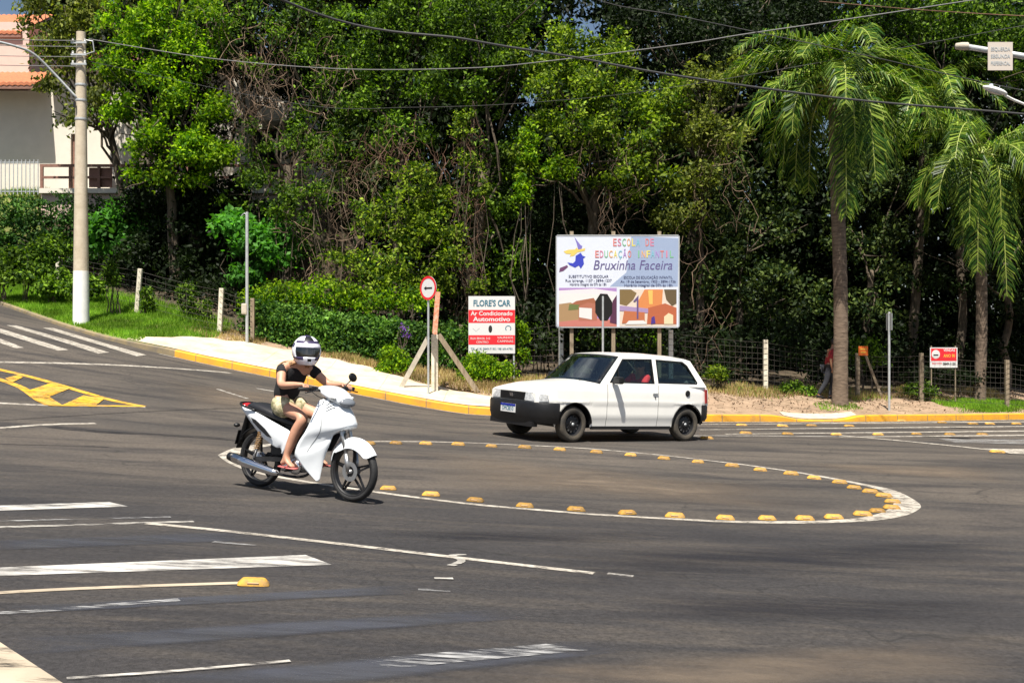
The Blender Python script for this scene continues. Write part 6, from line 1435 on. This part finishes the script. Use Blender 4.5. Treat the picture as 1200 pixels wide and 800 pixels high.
# driver, seated in the car (car coordinates)
def driver():
    c = Vector((.86, .36, 0))
    J = dict(pelvis=Vector((.74, .36, .66)), belly=Vector((.72, .36, .80)), chest=Vector((.69, .36, .97)), neck=Vector((.71, .36, 1.10)), head0=Vector((.735, .36, 1.155)), head1=Vector((.745, .36, 1.24)),
             lsh=Vector((.70, .545, 1.04)), lelbow=Vector((.88, .60, .86)), lwrist=Vector((1.22, .52, .93)), rsh=Vector((.70, .175, 1.04)), relbow=Vector((.90, .14, .86)), rwrist=Vector((1.22, .22, .93)),
             lhip=Vector((.80, .45, .64)), lknee=Vector((1.22, .46, .70)), lankle=Vector((1.50, .45, .38)), ltoe=Vector((1.63, .45, .36)), rhip=Vector((.80, .27, .64)), rknee=Vector((1.22, .25, .70)), rankle=Vector((1.50, .25, .38)), rtoe=Vector((1.63, .25, .36)))
    B = [('pelvis', 'belly'), ('belly', 'chest'), ('chest', 'neck'), ('neck', 'head0'), ('head0', 'head1'), ('chest', 'lsh'), ('lsh', 'lelbow'), ('lelbow', 'lwrist'), ('chest', 'rsh'), ('rsh', 'relbow'), ('relbow', 'rwrist'),
         ('pelvis', 'lhip'), ('lhip', 'lknee'), ('lknee', 'lankle'), ('lankle', 'ltoe'), ('pelvis', 'rhip'), ('rhip', 'rknee'), ('rknee', 'rankle'), ('rankle', 'rtoe')]
    R = dict(pelvis=(.15, .11), belly=(.14, .11), chest=(.155, .115), neck=.055, head0=(.075, .09), head1=(.075, .085), lsh=.060, lelbow=.043, lwrist=.027, rsh=.060, relbow=.043, rwrist=.027, lhip=.085, lknee=.06, lankle=.042, ltoe=.03, rhip=.085, rknee=.06, rankle=.042, rtoe=.03)
    for t, sd in (('l', Vector((0, -1, .2))), ('r', Vector((0, 1, .2)))): hand(J, B, R, t, J[t+'wrist'], (1, 0, .25), (1, 0, .1), (.1, 0, -1), (0, 0, 1), sd)
    h = empty('person', (0, 0, 0), 'person in a red shirt and dark glasses sitting at the wheel of the white car', 'person')
    b = skinned('body', J, B, R, 'skin2', h)
    keys = ['pelvis', 'belly', 'chest', 'lsh', 'lelbow', 'rsh', 'relbow']; J2 = {k: J[k] for k in keys}
    J2['lelbow'] = J['lsh'].lerp(J['lelbow'], .8); J2['relbow'] = J['rsh'].lerp(J['relbow'], .8)
    skinned('shirt', J2, [('pelvis', 'belly'), ('belly', 'chest'), ('chest', 'lsh'), ('lsh', 'lelbow'), ('chest', 'rsh'), ('rsh', 'relbow')], {k: (tuple(x+.014 for x in R[k]) if isinstance(R[k], tuple) else R[k]+.016) for k in keys}, 'red_cloth', h)
    keys = ['pelvis', 'lhip', 'lknee', 'lankle', 'rhip', 'rknee', 'rankle']
    skinned('trousers', {k: J[k] for k in keys}, [('pelvis', 'lhip'), ('lhip', 'lknee'), ('lknee', 'lankle'), ('pelvis', 'rhip'), ('rhip', 'rknee'), ('rknee', 'rankle')], {k: (tuple(x+.012 for x in R[k]) if isinstance(R[k], tuple) else R[k]+.014) for k in keys}, 'jeans', h)
    f_ = Vector((.72, .62, -.05)); face(b, (.742, .36, 1.195), None, f_)
    g = MB(); fr = f_.normalized(); rr = fr.cross(Vector((0, 0, 1))).normalized(); cc = Vector((.742, .36, 1.205))
    for sg in (-1, 1): g.ellip(cc+fr*.098+rr*.033*sg, (.026, .026, .018))
    g.bar(cc+fr*.10-rr*.03, cc+fr*.10+rr*.03, .006); g.build('sunglasses', 'sign_black', h, smooth=True)
    hr = MB(); hr.ellip(Vector((.730, .355, 1.245)), (.098, .088, .078)); hr.ellip(Vector((.675, .35, 1.20)), (.06, .08, .08)); hr.build('hair', 'hair_dark', h, smooth=True)
    h.matrix_world = CAR.matrix_world.copy(); return h
driver()

# pedestrian behind the front palm, walking to the right, leaning forward
def walker():
    g = G(977, 472, verge); g.y += .75; g = at(g.x+.04, g.y)
    J = dict(pelvis=(0.02, 0, .90), belly=(.04, 0, 1.03), chest=(.10, 0, 1.25), neck=(.16, 0, 1.42), head0=(.20, 0, 1.50), head1=(.22, 0, 1.60), lsh=(.10, .18, 1.36), lelbow=(.14, .24, 1.10), lwrist=(.38, .22, 1.06), rsh=(.12, -.18, 1.36), relbow=(.02, -.26, 1.10), rwrist=(.06, -.25, .86),
             lhip=(.0, .09, .86), lknee=(.16, .09, .47), lankle=(.10, .09, .08), ltoe=(.25, .09, .035), rhip=(.02, -.09, .86), rknee=(-.06, -.09, .47), rankle=(-.28, -.09, .12), rtoe=(-.17, -.09, .035))
    J = {k: Vector(v_) for k, v_ in J.items()}
    B = [('pelvis', 'belly'), ('belly', 'chest'), ('chest', 'neck'), ('neck', 'head0'), ('head0', 'head1'), ('chest', 'lsh'), ('lsh', 'lelbow'), ('lelbow', 'lwrist'), ('chest', 'rsh'), ('rsh', 'relbow'), ('relbow', 'rwrist'), ('pelvis', 'lhip'), ('lhip', 'lknee'), ('lknee', 'lankle'), ('lankle', 'ltoe'), ('pelvis', 'rhip'), ('rhip', 'rknee'), ('rknee', 'rankle'), ('rankle', 'rtoe')]
    R = dict(pelvis=(.14, .11), belly=(.14, .11), chest=(.15, .115), neck=.055, head0=(.075, .085), head1=(.075, .085), lsh=.06, lelbow=.042, lwrist=.027, rsh=.06, relbow=.042, rwrist=.027, lhip=.085, lknee=.058, lankle=.042, ltoe=.03, rhip=.085, rknee=.058, rankle=.042, rtoe=.03)
    hand(J, B, R, 'l', J['lwrist'], (1, -.1, .1), (1, 0, -.1), (0, 0, -1), None, (0, -.3, 1)); hand(J, B, R, 'r', J['rwrist'], (.1, 0, -1), (.1, 0, -1), (.5, .5, 0), None, (1, 0, 0))
    h = empty('person', g, 'person in a dark red shirt walking half hidden behind the front palm trunk', 'person')
    b = skinned('body', J, B, R, 'skin2', h)
    keys = ['pelvis', 'belly', 'chest', 'lsh', 'lelbow', 'rsh', 'relbow']; J2 = {k: J[k] for k in keys}
    grow = lambda ks, d: {k: (tuple(x+d for x in R[k]) if isinstance(R[k], tuple) else R[k]+d) for k in ks}
    skinned('shirt', J2, [('pelvis', 'belly'), ('belly', 'chest'), ('chest', 'lsh'), ('lsh', 'lelbow'), ('chest', 'rsh'), ('rsh', 'relbow')], grow(keys, .02), 'dkred_cloth', h)
    keys = ['pelvis', 'lhip', 'lknee', 'lankle', 'rhip', 'rknee', 'rankle']
    skinned('trousers', {k: J[k] for k in keys}, [('pelvis', 'lhip'), ('lhip', 'lknee'), ('lknee', 'lankle'), ('pelvis', 'rhip'), ('rhip', 'rknee'), ('rknee', 'rankle')], grow(keys, .014), 'jeans', h)
    face(b, (.215, 0, 1.55), None, (1, -.1, -.1)); hr = MB(); hr.ellip((.195, 0, 1.62), (.095, .085, .06)); hr.ellip((.15, 0, 1.57), (.055, .08, .075)); hr.build('hair', 'hair_dark', h, smooth=True)
    for t in 'lr':
        a = J[t+'ankle']; e = J[t+'toe']; sh = MB(); sh.tube([a-Vector((.04, 0, .03)), a.lerp(e, .5)-Vector((0, 0, .0)), e+Vector((.04, 0, .0))], [.045, .045, .032], 10, flat=.9); sh.build('shoe', 'black_cloth', h, smooth=True)
walker()

# ================================================================== the motor scooter (x forward, y left)
def lerp_rows(rows, n):
    """smooth a control grid along both directions"""
    a = [catmull(r, n) for r in rows]; out = list(zip(*[catmull(c, n) for c in zip(*a)])); return [list(r) for r in out]
def scooter():
    h = empty('motor_scooter', (0, 0, 0), 'white step-through motor scooter with black spoked wheels ridden across the junction', 'motor scooter')
    RW = .283; WB = 1.24
    def wheel(x, w, name='wheel', n=5, steer=0):
        b = MB(); b.lathe([(.218, -.022), (.228, -.030), (.236, -.030), (.236, .030), (.228, .030), (.218, .022), (.218, -.022)], n=48); 
        b.lathe([(.001, -.045), (.045, -.045), (.05, -.03), (.05, .03), (.045, .045), (.001, .045)], n=24)
        for k in range(n):
            a = 2*PI*k/n+.35
            for s in (-1, 1):
                p0 = Vector((.045*math.cos(a+s*.5), s*.014, .045*math.sin(a+s*.5))); p1 = Vector((.222*math.cos(a+s*.03), s*.008, .222*math.sin(a+s*.03))); b.bar(p0, p1, .017, .017)
        o = b.build(name, 'steel_dark', h); autosmooth(o, 35); o.location = (x, 0, RW)
        t = MB(); t.lathe([(.232, -.026), (.245, -.036), (.262, -.038), (.276, -.024), (.283, 0), (.276, .024), (.262, .038), (.245, .036), (.232, .026)], n=56); t.build('tyre', 'rubber_black', o, smooth=True)
        return o
    wf = wheel(WB, .07); wr = wheel(0, .08)
    dk = MB(); dk.lathe([(.05, -.058), (.092, -.058), (.092, -.054), (.05, -.054), (.05, -.058)], n=32)
    dk.build('brake_disc', 'alu', wf); MB().lathe([(.001, -.075), (.02, -.07), (.02, .07), (.001, .075)], n=12).build('axle', 'alu', wf, smooth=True)
    MB().lathe([(.001, -.06), (.062, -.06), (.07, -.04), (.07, 0)], n=28).build('brake_drum', 'alu', wr, smooth=True)
    # front mudguard
    rows = []
    for t in np.linspace(math.radians(33), math.radians(165), 22):
        e = 1-abs((t-math.radians(80))/math.radians(95))**4*.35; r = .305+.012*math.sin(t); ww = (.058+.022*math.sin(max(0, min(PI, (t-.35)*1.25))))*e
        rows.append([Vector((WB+(r-.055*abs(u)**2.2-(.05*abs(u)**3 if .6 < t < 2.2 else 0))*math.cos(t), ww*u, RW+(r-.055*abs(u)**2.2-(.05*abs(u)**3 if .6 < t < 2.4 else 0))*math.sin(t))) for u in np.linspace(-1, 1, 11)])
    MB().grid(rows).build('front_mudguard', 'white_gloss', h, smooth=True, solid=.006, subsurf=1)
    # fork
    fk = MB()
    for s in (-1, 1):
        fk.tube([(WB-.01, s*.062, RW), (WB-.05, s*.064, RW+.16)], [.024, .024], 12); fk.tube([(WB-.05, s*.062, RW+.16), (WB-.19, s*.058, RW+.52)], [.017, .017], 10)
    fk.tube([(1.04, 0, .74), (.93, 0, 1.02)], .022, 10); fk.build('fork', 'alu', h, smooth=True)
    # leg shield, both wings in one shell
    half = [[(1.03, 0, .955), (1.01, .07, .955), (.95, .12, .945), (.885, .14, .92)],
            [(1.11, 0, .88), (1.08, .08, .87), (.98, .145, .85), (.875, .185, .82)],
            [(1.17, 0, .79), (1.14, .09, .78), (1.01, .165, .75), (.86, .225, .71)],
            [(1.205, 0, .70), (1.17, .095, .69), (1.01, .16, .66), (.82, .242, .62)],
            [(1.11, 0, .655), (1.08, .10, .64), (.96, .15, .59), (.765, .252, .54)],
            [(1.05, .08, .62), (1.01, .11, .58), (.90, .165, .51), (.725, .252, .46)],
            [(1.02, .10, .54), (.98, .130, .50), (.86, .188, .43), (.715, .245, .385)],
            [(.965, .105, .41), (.94, .130, .38), (.855, .17, .335), (.765, .205, .30)],
            [(.935, .11, .28), (.92, .122, .26), (.875, .145, .235), (.83, .165, .225)],
            [(.915, .112, .17), (.91, .118, .165), (.905, .125, .16), (.895, .132, .16)]]
    sm = lerp_rows(half, 4)
    ls = MB()
    for s in (1, -1): ls.grid([[Vector((p.x, p.y*s, p.z)) for p in r] for r in sm])
    LS = ls.build('leg_shield', 'white_gloss', h, smooth=True, solid=.008, merge=.0008)
    # grey emblem strokes and panel gaps following the shield
    def on(r, c_, sg, off=.008):
        a = sm[r][c_]; du = sm[r][min(c_+1, len(sm[0])-1)]-a; dv = sm[min(r+1, len(sm)-1)][c_]-a; n_ = dv.cross(du).normalized(); n_ = n_ if n_.x > 0 or n_.y > 0 else -n_
        p = a+n_*off; return Vector((p.x, p.y*sg, p.z))
    for sg in (1, -1):
        em = MB()
        for k in range(3): em.tube([on(2+k, 5, sg), on(2+k, 6, sg), on(3+k, 8, sg)], [.0035, .006, .002], 5)
        em.build('emblem', 'galv', LS, smooth=True)
        gp = MB(); gp.tube([on(r, 9, sg, .0045) for r in range(1, 24)], .0028, 4); gp.build('panel_gap', 'seam', LS)
    # inner panel and dark middle
    ip = MB(); ip.grid([[(1.0-.16*t+.0, u*(.11+.07*math.sin(PI*t)), .93-.50*t) for u in (-1, -.5, 0, .5, 1)] for t in np.linspace(0, 1, 8)]); ip.build('inner_panel', 'black_plastic', h, smooth=True, solid=.01)
    fr = MB(); fr.tube([(.98, 0, .86), (.90, 0, .62), (.74, 0, .46), (.50, 0, .46), (.30, 0, .58), (.0, 0, .70)], [.05, .06, .06, .06, .05, .035], 10); fr.build('frame', 'black_plastic', h, smooth=True)
    # handlebar cowl and headlamp
    secs = [(.80, 1.03, .06, .018), (.85, 1.03, .14, .040), (.92, 1.005, .160, .058), (1.00, .975, .145, .064), (1.08, .94, .118, .054), (1.135, .91, .075, .034), (1.16, .895, .02, .012)]
    rows = []
    for x, z, w, t in secs:
        rows.append([(x, w*math.copysign(abs(math.cos(a))**.8, math.cos(a)), z+t*math.copysign(abs(math.sin(a))**.8, math.sin(a))) for a in np.linspace(0, 2*PI, 21)])
    MB().grid(rows).build('handlebar_cowl', 'white_gloss', h, smooth=True, merge=.0005, subsurf=1)
    MB().tube([(.90, 0, .98), (.97, 0, .90), (1.0, 0, .84)], [.07, .095, .09], 16).build('steering_neck', 'black_plastic', h, smooth=True)
    for s in (1, -1): MB().tube(catmull([(.87, s*.24, 1.015), (.93, s*.20, .965), (.97, s*.10, .93)], 5), .0045, 5).build('control_cable', 'rubber_black', h, smooth=True)
    hl = MB(); hl.ellip((1.112, 0, .918), (.066, .100, .040), Matrix.Rotation(.45, 3, 'Y')); hl.build('headlight', cm('smoky headlamp lens', (.30, .32, .35), .1), h, smooth=True)
    for s in (1, -1):
        MB().ellip((1.04, s*.122, .955), (.045, .02, .018)).build('turn_signal', 'lens', h, smooth=True)
    hb = MB(); hb.tube([(.90, -.15, 1.02), (.875, -.22, 1.03), (.85, -.36, 1.03)], .013, 8); hb.tube([(.90, .15, 1.02), (.875, .22, 1.03), (.85, .36, 1.03)], .013, 8); hb_ = hb.build('handlebar', 'black_plastic', h, smooth=True)
    for s in (-1, 1):
        MB().tube([(.868, s*.245, 1.03), (.847, s*.375, 1.03)], .018, 12).build('grip', 'rubber_black', hb_, smooth=True)
        MB().tube(catmull([(.90, s*.19, 1.035), (.93, s*.25, 1.02), (.915, s*.36, 1.0)], 4), .007, 6).build('brake_lever', 'black_plastic', hb_, smooth=True)
        MB().box((.885, s*.205, 1.032), (.05, .05, .045), bev=.01).build('switch_box', 'black_plastic', hb_)
    # mirror (left side one is the one seen)
    mi = MB(); mi.tube(catmull([(.885, .19, 1.04), (.90, .235, 1.09), (.915, .255, 1.115)], 4), .006, 6); m_ = mi.build('mirror_stem', 'black_plastic', h, smooth=True)
    MB().ellip((.925, .270, 1.145), (.018, .060, .042), Matrix.Rotation(-.35, 3, 'X')).build('mirror', 'black_plastic', m_, smooth=True)
    # seat
    S = [(.60, .655, .075, .02), (.54, .675, .10, .035), (.42, .70, .115, .045), (.28, .735, .13, .055), (.12, .775, .135, .058), (-.02, .80, .125, .055), (-.12, .805, .10, .045), (-.18, .795, .06, .02)]
    rows = [[(x, w*math.copysign(abs(math.cos(a))**.7, math.cos(a)), z-.01+t*math.copysign(abs(math.sin(a))**.8, math.sin(a))) for a in np.linspace(0, 2*PI, 21)] for x, z, w, t in S]
    b = MB(); b.grid(rows); b.add(rows[0][:-1], [tuple(range(20))]); b.add(rows[-1][:-1], [tuple(range(20))]); b.build('seat', 'seat_black', h, smooth=True, merge=.0005, subsurf=1)
    # tail bodywork
    prof = [(-.24, .80, .07), (-.10, .775, .10), (.08, .735, .125), (.26, .685, .14), (.42, .64, .15), (.53, .60, .15), (.545, .52, .145), (.49, .425, .135), (.44, .385, .13)]
    low = [(-.20, .735, .06), (-.11, .665, .08), (.01, .585, .10), (.13, .515, .12), (.25, .465, .13), (.35, .430, .135), (.40, .435, .135), (.42, .40, .13), (.43, .375, .128)]
    rows = []
    for (x1, z1, w1), (x2, z2, w2) in zip(prof, low):
        rows.append([Vector((x1+(x2-x1)*t, -(w1+(w2-w1)*t+.018*math.sin(PI*t)), z1+(z2-z1)*t)) for t in np.linspace(0, 1, 7)])
    rows = lerp_rows(rows, 3)
    for s in (1, -1):
        sp = MB(); sp.grid([[Vector((p.x, p.y*s, p.z)) for p in r] for r in rows]); o = sp.build('side_panel', 'white_gloss', h, smooth=True, solid=.012)
        ins = MB(); ins.prism([(-.02, .690), (.05, .675), (.20, .60), (.31, .52), (.24, .530), (.10, .600), (.02, .648)], lambda a, c, t: (a, -s*(.118+.09*(a+.02)+t), c), .018, .026); ins.build('black_insert', 'black_plastic', o)
    MB().grid([[(-.24, -.07, .80), (-.24, .07, .80)], [(-.20, -.06, .745), (-.20, .06, .745)]]).build('tail_panel', 'white_gloss', h, solid=.01)
    MB().ellip((-.225, 0, .79), (.05, .08, .035)).build('tail_light', 'red_lens', h, smooth=True)
    gb = MB(); gb.tube(catmull([(.02, -.13, .765), (-.14, -.14, .80), (-.235, -.09, .82), (-.26, 0, .825), (-.235, .09, .82), (-.14, .14, .80), (.02, .13, .765)], 4), .011, 8); gb.build('grab_rail', 'black_plastic', h, smooth=True)
    rm = MB(); rm.grid([[(-.16-.10*t, u*.075, .72-.30*t+.0) for u in (-1, 0, 1)] for t in np.linspace(0, 1, 6)])
    for k in np.linspace(math.radians(75), math.radians(170), 10): pass
    rm.grid([[((.31)*math.cos(t), u*.06, RW+.31*math.sin(t)) for u in (-1, -.5, 0, .5, 1)] for t in np.linspace(math.radians(40), math.radians(165), 14)])
    rm.build('rear_mudguard', 'black_plastic', h, smooth=True, solid=.012)
    pt = MB().box((-.275, 0, .475), (.006, .17, .15), Matrix.Rotation(.3, 3, 'Y')); pt.build('number_plate', 'black_plastic', h)
    for s in (1, -1): MB().ellip((-.24, s*.12, .60), (.03, .035, .022)).build('rear_turn_signal', 'black_plastic', h, smooth=True)
    # engine, exhaust, shocks, chain side
    en = MB(); en.box((.52, 0, .30), (.28, .20, .17), bev=.04); en.lathe([(.001, -.13), (.085, -.13), (.095, -.10), (.095, .10), (.085, .13), (.001, .13)], c=(.55, 0, .29), n=24); en.tube([(.60, 0, .33), (.78, 0, .37)], .065, 14); en.build('engine', 'alu', h)
    MB().lathe([(.001, -.155), (.055, -.15), (.075, -.135), (.078, -.11)], c=(.60, 0, .27), n=24).build('engine_cover', 'chrome', h, smooth=True)
    cg = MB()
    for k in range(5): cg.lathe([(.05, 0), (.078, 0), (.078, .006), (.05, .006)], c=(.66+.025*k, 0, .35), axis='x', n=18)
    cg.build('cylinder_fins', 'steel_dark', h)
    ex = MB(); ex.tube(catmull([(.80, -.05, .33), (.74, -.11, .20), (.55, -.14, .17), (.38, -.15, .185)], 5), .014, 8, mi=1)
    ex.tube([(.40, -.15, .185), (.34, -.155, .192), (.0, -.165, .245), (-.20, -.17, .278)], [.022, .038, .050, .050], 20)
    e_ = ex.build('exhaust', ['chrome', 'steel_dark'], h, smooth=True); MB().tube([(-.195, -.17, .277), (-.27, -.172, .289)], [.050, .040], 18).build('exhaust_tip', 'black_plastic', e_, smooth=True)
    for s in (1, -1):
        a = Vector((.02, s*.11, .30)); c = Vector((.12, s*.11, .62)); sb = MB(); sb.tube([a, c], .014, 8)
        sp = MB(); sp.tube([a.lerp(c, .25+.6*t/60)+Vector((.030*math.cos(t*1.1), .030*math.sin(t*1.1), 0)) for t in range(61)], .006, 5); o = sb.build('shock_absorber', 'alu', h, smooth=True); sp.build('spring', cm('gold spring', (.42, .28, .14), .5), o, smooth=True)
        ar = MB(); ar.bar((0, s*.09, RW), (.42, s*.075, .32), .03, .045); ar.build('swingarm', 'steel_dark', h)
    MB().box((.22, .07, .30), (.42, .03, .09), bev=.02).build('chain_case', 'black_plastic', h)
    fp_ = MB(); fp_.tube([(.58, -.24, .235), (.58, .24, .235)], .012, 8); f_ = fp_.build('footrest_bar', 'steel_dark', h, smooth=True)
    for s in (-1, 1): MB().box((.58, s*.215, .245), (.05, .10, .022), bev=.006).build('footrest', 'rubber_black', f_)
    MB().tube([(.46, .14, .20), (.32, .20, .17)], .010, 6).build('kickstand', 'steel_dark', h)
    lw = MB(); lw.box((.70, 0, .52), (.20, .13, .14), bev=.03); lw.box((.40, 0, .52), (.34, .17, .16), bev=.03); lw.box((.30, 0, .42), (.2, .15, .16), bev=.02); lw.build('battery_box', 'black_plastic', h)
    return h
SC = scooter()
yaw = math.radians(-34); f_ = G(413, 588, base); fwd = Vector((math.cos(yaw), math.sin(yaw), 0))
rp = f_-fwd*1.24*1.04; place(SC, None, rp, yaw, 1.04)

def rider():
    V3 = lambda L, r, z: Vector((L, -r, z))
    J = dict(pelvis=V3(.27, 0, .86), belly=V3(.31, -.0, .98), chest=V3(.40, 0, 1.16), neck=V3(.46, -.01, 1.28), head0=V3(.53, -.02, 1.35), head1=V3(.55, -.02, 1.42),
             rsh=V3(.39, .165, 1.215), relbow=V3(.50, .265, 1.04), rwrist=V3(.755, .285, 1.065), lsh=V3(.44, -.17, 1.215), lelbow=V3(.60, -.27, 1.06), lwrist=V3(.77, -.29, 1.065),
             rhip=V3(.32, .085, .84), rknee=V3(.71, .150, .745), rankle=V3(.535, .205, .335), rtoe=V3(.68, .225, .275), rheel=V3(.50, .205, .285),
             lhip=V3(.32, -.085, .84), lknee=V3(.72, -.145, .735), lankle=V3(.55, -.205, .335), ltoe=V3(.69, -.225, .275), lheel=V3(.51, -.205, .285))
    B = [('pelvis', 'belly'), ('belly', 'chest'), ('chest', 'neck'), ('neck', 'head0'), ('head0', 'head1')]
    R = dict(pelvis=(.12, .095), belly=(.105, .085), chest=(.145, .11), neck=.052, head0=(.07, .08), head1=(.07, .075))
    for t in 'lr':
        B += [('chest', t+'sh'), (t+'sh', t+'elbow'), (t+'elbow', t+'wrist'), ('pelvis', t+'hip'), (t+'hip', t+'knee'), (t+'knee', t+'calf'), (t+'calf', t+'ankle'), (t+'ankle', t+'toe'), (t+'ankle', t+'heel')]
        J[t+'calf'] = J[t+'knee'].lerp(J[t+'ankle'], .36)-Vector((.022, 0, 0))
        R.update({t+'sh': .056, t+'elbow': .043, t+'wrist': .028, t+'hip': .085, t+'knee': .062, t+'calf': .058, t+'ankle': .034, t+'toe': (.032, .014), t+'heel': .026})
    hand(J, B, R, 'r', J['rwrist'], (1, -.05, .05), (.85, 0, -.3), (-.3, 0, -1), None, (0.05, .95, .1), .95)
    hand(J, B, R, 'l', J['lwrist'], (1, .05, .05), (.85, 0, -.3), (-.3, 0, -1), None, (0.05, -.95, .1), .95)
    h = empty('person', (0, 0, 0), 'person in white helmet, black top and patterned shorts riding the white motor scooter', 'person')
    skinned('body', J, B, R, 'skin', h)
    gr = lambda ks, d: {k: (tuple(x+d for x in R[k]) if isinstance(R[k], tuple) else R[k]+d) for k in ks}
    ks = ['pelvis', 'belly', 'chest', 'lsh', 'lelbow', 'rsh', 'relbow', 'neck']; J2 = {k: J[k] for k in ks}
    J2['pelvis'] = J['pelvis'].lerp(J['belly'], .05); J2['neck'] = J['chest'].lerp(J['neck'], .30)
    for t in 'lr': J2[t+'elbow'] = J[t+'sh'].lerp(J[t+'elbow'], .55)
    r2 = gr(ks, .010); r2['neck'] = (.085, .07); r2['lelbow'] = r2['relbow'] = .064; r2['pelvis'] = (.165, .135); r2['belly'] = (.145, .118)
    skinned('black_top', J2, [('pelvis', 'belly'), ('belly', 'chest'), ('chest', 'neck'), ('chest', 'lsh'), ('lsh', 'lelbow'), ('chest', 'rsh'), ('rsh', 'relbow')], r2, 'black_cloth', h)
    ks = ['pelvis', 'belly', 'lhip', 'lknee', 'rhip', 'rknee']; J2 = {k: J[k] for k in ks}; J2['belly'] = J['pelvis'].lerp(J['belly'], .55)
    for t in 'lr': J2[t+'knee'] = J[t+'hip'].lerp(J[t+'knee'], .48)
    r2 = gr(ks, .012); r2['belly'] = (.150, .125); r2['lknee'] = r2['rknee'] = .118; r2['lhip'] = r2['rhip'] = .135; r2['pelvis'] = (.19, .155)
    skinned('patterned_shorts', J2, [('pelvis', 'belly'), ('pelvis', 'lhip'), ('lhip', 'lknee'), ('pelvis', 'rhip'), ('rhip', 'rknee')], r2, 'shorts', h)
    # helmet turned towards the camera
    c = V3(.53, -.02, 1.375); Rz = Matrix.Rotation(math.radians(-34), 3, 'Z')
    nu, nv = 40, 26; hv = MB(); vs_ = {}
    def hp(th, ph, k=1.0):
        # ph = 0 faces forward
        r = Vector((.160, .135, .152)); p = Vector((math.sin(th)*math.cos(ph)*r.x, math.sin(th)*math.sin(ph)*r.y, math.cos(th)*r.z))
        if p.z < 0 and math.cos(ph) > 0: p.x += .030*(-p.z/.14)*math.cos(ph)*1.2; p.z *= 1.08
        if p.z < 0: p.y *= 1-.10*(-p.z/.14)
        return c+Rz @ (p*k)
    thm = math.radians(141)
    grid_ = [[hp(thm*i/nv, 2*PI*j/nu) for j in range(nu+1)] for i in range(nv+1)]
    hv.v = [p for r in grid_ for p in r]
    vis = []
    for i in range(nv):
        for j in range(nu):
            th = thm*(i+.5)/nv; ph = 2*PI*(j+.5)/nu; ph = ph if ph < PI else ph-2*PI
            q = (i*(nu+1)+j, i*(nu+1)+j+1, (i+1)*(nu+1)+j+1, (i+1)*(nu+1)+j)
            if math.radians(76) < th < math.radians(107) and abs(ph) < math.radians(62): continue
            hv.f.append(q); hv.m.append(1 if (abs(ph) > math.radians(118) and math.radians(62) < th < math.radians(125)) or (th < math.radians(48) and th > math.radians(22) and abs(ph) < .5) or (math.radians(116) < th < math.radians(126) and abs(ph) < .22) else (2 if (math.radians(50) < th < math.radians(60) and abs(ph) < 1.3) or (th < math.radians(22)) or (math.radians(62) < th < math.radians(74) and 1.2 < abs(ph) < 1.9) or (math.radians(108) < th < math.radians(117) and .5 < abs(ph) < 1.5) else 0))
    hm = hv.build('helmet', ['helmet', 'black_plastic', cm('violet helmet graphic', (.12, .10, .19), .25)], h, smooth=True, merge=.0004, solid=.012)
    vz = MB(); vz.grid([[hp(t, p, 1.012) for p in np.linspace(-math.radians(64), math.radians(64), 20)] for t in np.linspace(math.radians(73), math.radians(110), 8)]); vz.build('visor', 'glass_screen', hm, smooth=True)
    ln = MB(); ln.ellip(c+Vector((0, 0, -.01)), (.10, .085, .10), Rz, nu=18, nv=12)
    # face seen through the visor
    fc_ = MB(); fc_.ellip(c+Rz @ Vector((.035, 0, -.02)), (.090, .072, .092), Rz); hd = fc_.build('face', 'skin', hm, smooth=True)
    pd = MB(); pd.grid([[hp(t, p, .90) for p in np.linspace(math.radians(66), 2*PI-math.radians(66), 24)] for t in np.linspace(math.radians(20), math.radians(138), 12)]); pd.build('helmet_lining', 'black_cloth', hm, smooth=True)
    # long hair falling from under the helmet over the right shoulder and back
    rng = np.random.default_rng(4); hr = MB()
    for i in range(70):
        a = rng.uniform(-2.7, -1.15) if i < 45 else rng.uniform(1.2, 2.6); s0 = c+Rz @ Vector((.085*math.cos(a), .085*math.sin(a), -.10))
        e = V3(.33+rng.uniform(-.03, .08), rng.uniform(.04, .15) if i < 45 else rng.uniform(-.12, 0), 1.16+rng.uniform(-.06, .06)); m1 = s0.lerp(e, .5)+Vector((-.02, -.02 if i < 45 else .02, .02))
        hr.tube(catmull([s0, m1, e], 4), .009, 5)
    hr.build('hair', 'hair_light', h, smooth=True)
    for t, sg in (('r', 1), ('l', -1)):
        a = J[t+'heel']; e = J[t+'toe']; so = MB(); so.tube([a-Vector((.02, 0, .020)), a.lerp(e, .5)-Vector((0, 0, .020)), e+Vector((.03, 0, -.012))], [.034, .034, .036], 12, flat=.28)
        o = so.build('sandal', 'pink', h, smooth=True); m_ = a.lerp(e, .62)+Vector((0, 0, .018))
        st = MB(); st.tube(catmull([m_+Vector((-.03, .034, -.03)), m_+Vector((.03, 0, .004)), m_+Vector((-.03, -.034, -.03))], 4), .006, 6); st.build('strap', 'pink', o, smooth=True)
    h.matrix_world = SC.matrix_world.copy(); return h
rider()
